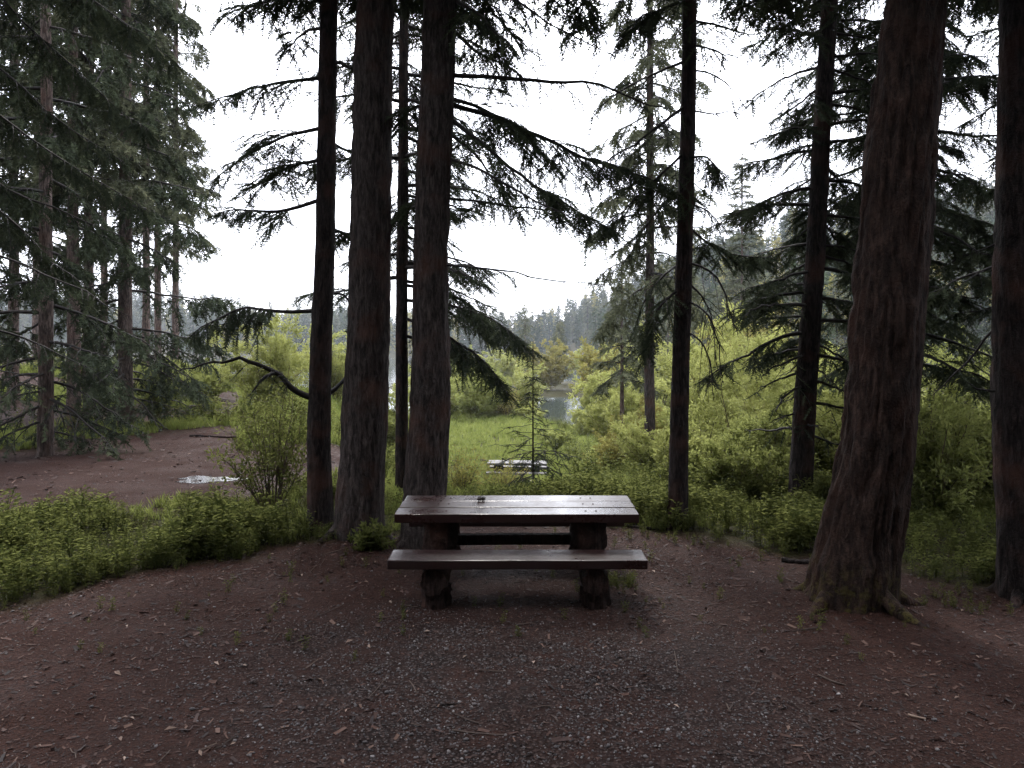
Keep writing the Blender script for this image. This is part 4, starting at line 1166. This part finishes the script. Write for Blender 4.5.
for lab, px, Y, hgt, w, lf in [
    ('yellow green broadleaf tree on the slope behind the snag', 716, 62, 9.5, 7.0, 'olive'),
    ('pale yellow broadleaf tree on the slope left of the dark layered spruce', 770, 75, 10.5, 8.0, 'olive'),
    ('light green broadleaf tree on the far side of the meadow right of the lake glimpse', 655, 52, 6.5, 6.5, 'willow'),
    ('grey brown half bare tree above the willow bushes in the middle', 600, 58, 6.5, 5.0, 'olive'),
]:
    shrub('broadleaf_tree', lab, px, Y, w, hgt, leaf=lf, n_stem=30, n_leaf=6500, ls=.22, seed=int(px), cat='tree', bare=.35, stem_r=.05)
for i, (lab, px, Y, top) in enumerate([
    ('small distant spruce on the shore in the middle of the treeline', 560, 128, 11),
    ('distant spruce left of the middle of the treeline, bluish top', 525, 132, 14.5),
    ('distant spruce standing below the hillside right of the middle', 668, 85, 13.5),
    ('distant spruce above the yellow broadleaf trees on the right slope', 790, 95, 17),
]):
    mid_conifer('spruce_tree', lab, px, Y, .15, top, 1.5, 2.0, 46, 740 + i, leaf='needle_mid', sprays=.8, ssize=.7, dens=.5)
print('veg', round(time.time() - T0, 1))

# ------------------------------------------------------------------ picnic tables
def plank(mb_list, x0, x1, y0, y1, z0, z1, bev=.008, jitter=0.0, seed=0, segs=24):
    bm = bmesh.new()
    bmesh.ops.create_cube(bm, size=1)
    for v in bm.verts:
        v.co.x = x0 if v.co.x < 0 else x1; v.co.y = y0 if v.co.y < 0 else y1; v.co.z = z0 if v.co.z < 0 else z1
    ed = [e for e in bm.edges if abs(e.verts[0].co.x - e.verts[1].co.x) > .3]
    bmesh.ops.subdivide_edges(bm, edges=ed, cuts=segs, use_grid_fill=True)
    ed = [e for e in bm.edges if len(e.link_faces) == 2 and e.calc_face_angle(0) > 1]
    bmesh.ops.bevel(bm, geom=ed, offset=bev, segments=2, affect='EDGES', profile=.6)
    bm.verts.ensure_lookup_table()
    V = np.array([v.co[:] for v in bm.verts]); faces = [[v.index for v in f.verts] for f in bm.faces]
    bm.free()
    if jitter:
        V[:, 2] += (vnoise(V[:, 0] * 2 + seed, V[:, 1] * 5, seed) - .5) * jitter
        V[:, 1] += (vnoise(V[:, 0] * 2.3 + seed, V[:, 2] * 5, seed + 1) - .5) * jitter
    for k in (3, 4):
        fs = [f for f in faces if len(f) == k]
        if fs:
            if k == 3: mb_list.add(V, fs, 0, None, False)
            else: mb_list.add(V, fs, 0, None, False)
    for f in faces:
        if len(f) > 4:
            mb_list.add(V[f], [[0, i, i + 1] for i in range(1, len(f) - 1)], 0)


def log(mb, p0, p1, r, seed, sides=26, bark=.02):
    p0 = np.array(p0, float); p1 = np.array(p1, float)
    n = 9
    t = np.linspace(0, 1, n)[:, None]; C = p0 + (p1 - p0) * t
    ax = norm(p1 - p0); ref = UP if abs(ax[2]) < .8 else np.array([1., 0, 0])
    A = norm(np.cross(ref, ax)); B = np.cross(ax, A)
    th = np.arange(sides) * 2 * math.pi / sides
    tt, hh = np.meshgrid(np.arange(n) * .6, th, indexing='ij')
    R = r + bark * (np.sin(hh * 3 + seed + tt * .4) * .5 + np.sin(hh * 7 + seed * 2 + tt) * .35) + bark * (vnoise(hh * 3, tt * 3, seed) - .5)
    R[0] *= .95; R[-1] *= .95
    V = C[:, None] + R[..., None] * (A[None, None] * np.cos(th)[None, :, None] + B[None, None] * np.sin(th)[None, :, None])
    b = np.arange(n - 1)[:, None] * sides; i = np.arange(sides)[None]; j = (i + 1) % sides
    q = np.stack([b + i, b + j, b + sides + j, b + sides + i], -1).reshape(-1, 4)
    V = V.reshape(-1, 3); k = len(V); V = np.concatenate([V, [p0, p1]])
    mb.add(V, q, 0, None, True)
    mb.add(V, [(k, (a + 1) % sides, a) for a in range(sides)] + [(k + 1, (n - 1) * sides + a, (n - 1) * sides + (a + 1) % sides) for a in range(sides)], 0)


def picnic_table(label, loc, top_m, seat_m, log_m, rz=0, tilt=0):
    root = empty('picnic_table', loc); root.rotation_euler = (tilt, 0, rz)
    tag(root, label, 'picnic table')
    mb = MB()
    for k in range(3):
        y0 = -.4 + k * .267
        plank(mb, -1.14 + .006 * (k - 1), 1.14 + .004 * k, y0 + .007, y0 + .260, .672 + .002 * k, .755 + .003 * (k % 2), .009, .003, 3 + k)
    top = mb.build('tabletop', top_m, root)
    # bolts on the planks above each support
    for s in (-.72, .70):
        for k in range(3):
            for dx in (-.05, .05):
                b = MB(); V, Fc = ROCK[0]
                v, q = tubes(np.array([[[0, 0, 0], [0, 0, .006]]]), np.array([[.009, .009]]), 8)
                x_, y_ = s + dx, -.4 + k * .267 + .13
                v = v + np.array([x_, y_, .753 + .003 * (k % 2)]); b.add(v, q, 0); b.add(v[8:], [list(range(8))[:3], [0, 2, 3], [0, 3, 4], [0, 4, 5], [0, 5, 6], [0, 6, 7]], 0)
                b.build('bolt', log_m, top)
    for (y0, y1, zt) in ((-.84, -.515, .462), (.515, .83, .475)):
        mb = MB(); plank(mb, -1.14, 1.14, y0, y1, zt - .082, zt, .011, .003, 9 + int(y1 * 10))
        mb.build('seat', seat_m, root)
    for s, sd in ((-.74, 1), (.69, 2)):
        mb = MB()
        log(mb, (s, -.17, .36), (s, -.17, .67), .165, sd * 7, bark=.03); log(mb, (s, .2, .36), (s, .2, .67), .16, sd * 7 + 1, bark=.03)
        ped = mb.build('pedestal', log_m, root)
        mb = MB(); log(mb, (s, -.80, .255), (s, .79, .255), .122, sd * 11, bark=.02); mb.build('cross_log', log_m, ped)
        for yy in (-.62, .62):
            mb = MB(); log(mb, (s + .01 * sd, yy, -.08), (s, yy, .17), .135, sd * 13 + int(yy * 10), bark=.03); mb.build('foot', log_m, ped)
    mb = MB(); plank(mb, -.6, .55, -.04, .05, .36, .46, .01, .006, 21); mb.build('stretcher', log_m, root)
    return root


TX, TY = .047, 7.4
tb = picnic_table('wet dark brown picnic table with plank seats on log supports, close by', (TX, TY, h1(TX, TY) - .005), M['table_top'], M['table_seat'], M['table_log'], 0, math.radians(1.2))
x2 = (517.5 - CX) * 29 / F
tb2 = picnic_table('weathered pale grey picnic table down in the meadow', (x2, 29, h1(x2, 29)), M['old_top'], M['old_top'], M['table_log'], math.radians(-4))
print('table2 z', h1(x2, 29))

# cone on the table top
pc = W(481, 503, 7.5); mb = MB()
V, Fc = ROCK[1]
for k in range(70):
    f = k / 70; a = k * 2.4; rr_ = .019 * math.sin(math.pi * (.12 + .85 * f)) + .003
    p = np.array([-.04 + .08 * f, math.cos(a) * rr_, math.sin(a) * rr_]); d = np.array([.5, math.cos(a), math.sin(a)])
    R = frames(d[None], np.array([[1., .01, 0]])); mb.add(np.einsum('ij,vj->vi', R[0], LEAF[0] * np.array([.016, .03, .016])) + p, LEAF[1], 0, (k * .37) % 1)
v, q = tubes(np.array([[[-.042, 0, 0], [-.01, 0, 0], [.02, 0, 0], [.042, 0, 0]]]), np.array([[.008, .018, .015, .004]]), 10); mb.add(v, q, 0, .2, True)
cone = mb.build('fir_cone', M['cone']); ztop = h1(TX, TY) + .757 + (pc[1] - TY) * math.tan(math.radians(1.2)) + .019
cone.location = (pc[0], pc[1], ztop); cone.rotation_euler = (0, 0, .5)
tag(cone, 'small dark fir cone lying on the wet table top', 'cone')

# ------------------------------------------------------------------ stones, logs, sticks
for k in range(9):
    a = k / 9 * 2 * math.pi; cx_ = (553 - CX) * 19.3 / F
    x_ = cx_ + .62 * math.cos(a); y_ = 19.3 + .5 * math.sin(a); s_ = .13 + .05 * math.sin(k * 5.1)
    mb = MB(); V, Fc = ROCK[k % 3]; mb.add(V * s_, Fc, 0, .3 + .6 * ((k * .37) % 1), True)
    o = mb.build('stone', M['stone']); o.location = (x_, y_, h1(x_, y_) + s_ * .25); o.rotation_euler = (.2 * k, .1 * k, k)
    tag(o, 'pinkish grey stone of the small rock ring behind the table', 'stone', 'stones of the rock ring')


def lying_log(name, label, pts, r0, mat, cat='log'):
    P, _ = resample(np.array(pts, float), 14)
    P[:, 2] = hz(P[:, 0], P[:, 1]) + r0 * .7
    mb = MB(); trunk_r = r0 * np.linspace(1, .6, 14) * (1 + .1 * np.sin(np.arange(14) * 2.1))
    v, q = tubes(P[None], trunk_r[None], 10); mb.add(v, q, 0, .5, True)
    for e_ in (0, 13):
        mb.add(v[e_ * 10:(e_ + 1) * 10], [[0, i, i + 1] for i in range(1, 9)], 0)
    return tag(mb.build(name, mat), label, cat)


gp = lambda px, py, Y: ((px - CX) * Y / F, Y, 0)
lying_log('fallen_log', 'dark fallen log across the grass left of the meadow table', [gp(452, 0, 33), gp(480, 0, 33.5), gp(505, 0, 33)], .10, M['bark_dark'])
lying_log('fallen_log', 'dark fallen log by the stump beyond the road under the left bushes', [gp(160, 0, 22.5), gp(200, 0, 22), gp(228, 0, 21.5)], .11, M['bark_dark'])
lying_log('fallen_log', 'low dark log at the path edge left of the leaning trunk', [gp(782, 0, 8.1), gp(800, 0, 8.0), gp(822, 0, 8.1)], .03, M['bark_dark'])
lying_log('fallen_branch', 'dead branch on the bare ground right of the slim right trunk', [gp(622, 0, 9.6), gp(650, 0, 9.45), gp(668, 0, 9.6)], .022, M['bark_dark'], 'branch')
lying_log('fallen_branch', 'thin stick lying on the soil below the leaning trunk', [gp(818, 0, 5.3), gp(835, 0, 5.2), gp(846, 0, 5.15)], .008, M['stick'], 'stick')
lying_log('fallen_branch', 'pale short stick on the soil in the lower right', [gp(908, 0, 4.75), gp(918, 0, 4.72), gp(926, 0, 4.7)], .009, M['deadleaf'], 'stick')
lying_log('fallen_branch', 'thin dark stick on the gravel at the bottom of the picture', [gp(452, 0, 4.5), gp(480, 0, 4.48), gp(506, 0, 4.46)], .006, M['stick'], 'stick')
lying_log('fallen_branch', 'long bare branch lying beside the road under the left stand', [gp(190, 0, 18.9), gp(225, 0, 18.6), gp(255, 0, 18.8)], .03, M['bark_dark'], 'branch')
for lab, px, Y, r_, hh_ in [('dark rotten stump beyond the road beside the fallen log', 197, 23, .22, .42)]:
    x_ = (px - CX) * Y / F; mb = MB(); log(mb, (0, 0, -.1), (0, 0, hh_), r_, int(px), bark=.04)
    o = mb.build('tree_stump', M['bark_dark']); o.location = (x_, Y, h1(x_, Y)); tag(o, lab, 'stump')
# surface root at the path
# ------------------------------------------------------------------ haze
m, nt, out = newmat('haze_air')
pv = nt.nodes.new('ShaderNodeVolumePrincipled'); pv.inputs['Color'].default_value = (.86, .91, 1, 1); pv.inputs['Density'].default_value = .0002
pv.inputs['Anisotropy'].default_value = .3
L(nt, pv.outputs[0], out.inputs['Volume'])
bx = np.array([(x_, y_, z_) for x_ in (-1600, 1600) for y_ in (-400, 1600) for z_ in (-12, 140)], float)
mb = MB(); mb.add(bx, [(0, 1, 3, 2), (4, 6, 7, 5), (0, 4, 5, 1), (2, 3, 7, 6), (0, 2, 6, 4), (1, 5, 7, 3)])
tag(mb.build('haze', m), 'thin pale haze over the lake and hills', 'haze', kind='stuff')

# ------------------------------------------------------------------ light, sky, camera
EL, AZ = math.radians(47), math.radians(-6)
S = Vector((math.sin(AZ) * math.cos(EL), math.cos(AZ) * math.cos(EL), math.sin(EL)))
sd = bpy.data.lights.new('sun', 'SUN'); sd.energy = 1.5; sd.angle = math.radians(12); sd.color = (1, .95, .88)
so = bpy.data.objects.new('sun', sd); COL.objects.link(so); so.rotation_euler = S.to_track_quat('Z', 'Y').to_euler()

w = bpy.data.worlds.new('World'); SC.world = w; w.use_nodes = True
nt = w.node_tree; nt.nodes.clear()
out = nt.nodes.new('ShaderNodeOutputWorld'); bg = nt.nodes.new('ShaderNodeBackground')
sky = nt.nodes.new('ShaderNodeTexSky'); sky.sky_type = 'NISHITA'; sky.sun_disc = False; sky.sun_elevation = EL; sky.sun_rotation = AZ
tc = nt.nodes.new('ShaderNodeTexCoord')
# overcast: bright cloud cover, brighter towards the hidden sun, mottled
dp = nt.nodes.new('ShaderNodeVectorMath'); dp.operation = 'DOT_PRODUCT'; L(nt, tc.outputs['Generated'], dp.inputs[0]); dp.inputs[1].default_value = S
gl = math_(nt, 'POWER', math_(nt, 'MAXIMUM', dp.outputs['Value'], 0.0), 5.0)
cn = noise(nt, tc.outputs['Generated'], 3.0, 5, .55)
base = math_(nt, 'ADD', math_(nt, 'ADD', math_(nt, 'MULTIPLY', gl, 7.0), 7.0), math_(nt, 'MULTIPLY', cn, 4.0))
sz_ = nt.nodes.new('ShaderNodeSeparateXYZ'); L(nt, tc.outputs['Generated'], sz_.inputs[0])
base = math_(nt, 'MULTIPLY', base, math_(nt, 'ADD', 1.0, math_(nt, 'MULTIPLY', math_(nt, 'MAXIMUM', sz_.outputs[2], 0.0), 1.5)))   # overcast: zenith brighter than horizon
cm = nt.nodes.new('ShaderNodeCombineColor')
L(nt, math_(nt, 'MULTIPLY', base, .94), cm.inputs[0]); L(nt, math_(nt, 'MULTIPLY', base, .96), cm.inputs[1]); L(nt, math_(nt, 'MULTIPLY', base, 1.04), cm.inputs[2])
L(nt, mixc(nt, .85, sky.outputs[0], cm.outputs[0]), bg.inputs[0]); bg.inputs[1].default_value = .13
L(nt, bg.outputs[0], out.inputs[0])

cd = bpy.data.cameras.new('camera'); cam = bpy.data.objects.new('camera', cd); COL.objects.link(cam)
cam.location = (0, 0, H); cam.rotation_euler = (math.radians(90), 0, 0)
cd.sensor_width = 36; cd.lens = F / 1024 * 36; cd.shift_y = -(384 - HY) / 1024; cd.clip_start = .05; cd.clip_end = 9000
SC.camera = cam

SC.view_settings.view_transform = 'Standard'; SC.view_settings.look = 'None'; SC.view_settings.gamma = 1
SC.view_settings.exposure = 1.25
SC.render.engine = 'CYCLES'
cy = SC.cycles
cy.max_bounces = 5; cy.diffuse_bounces = 3; cy.glossy_bounces = 2; cy.transmission_bounces = 3; cy.transparent_max_bounces = 4
cy.use_adaptive_sampling = True; cy.adaptive_threshold = .006
cy.use_denoising = True; cy.denoising_prefilter = 'NONE'; cy.caustics_reflective = False; cy.caustics_refractive = False
tot = sum(len(o.data.polygons) for o in SC.objects if o.type == 'MESH')
print('total faces', tot, 'script', round(time.time() - T0, 1))
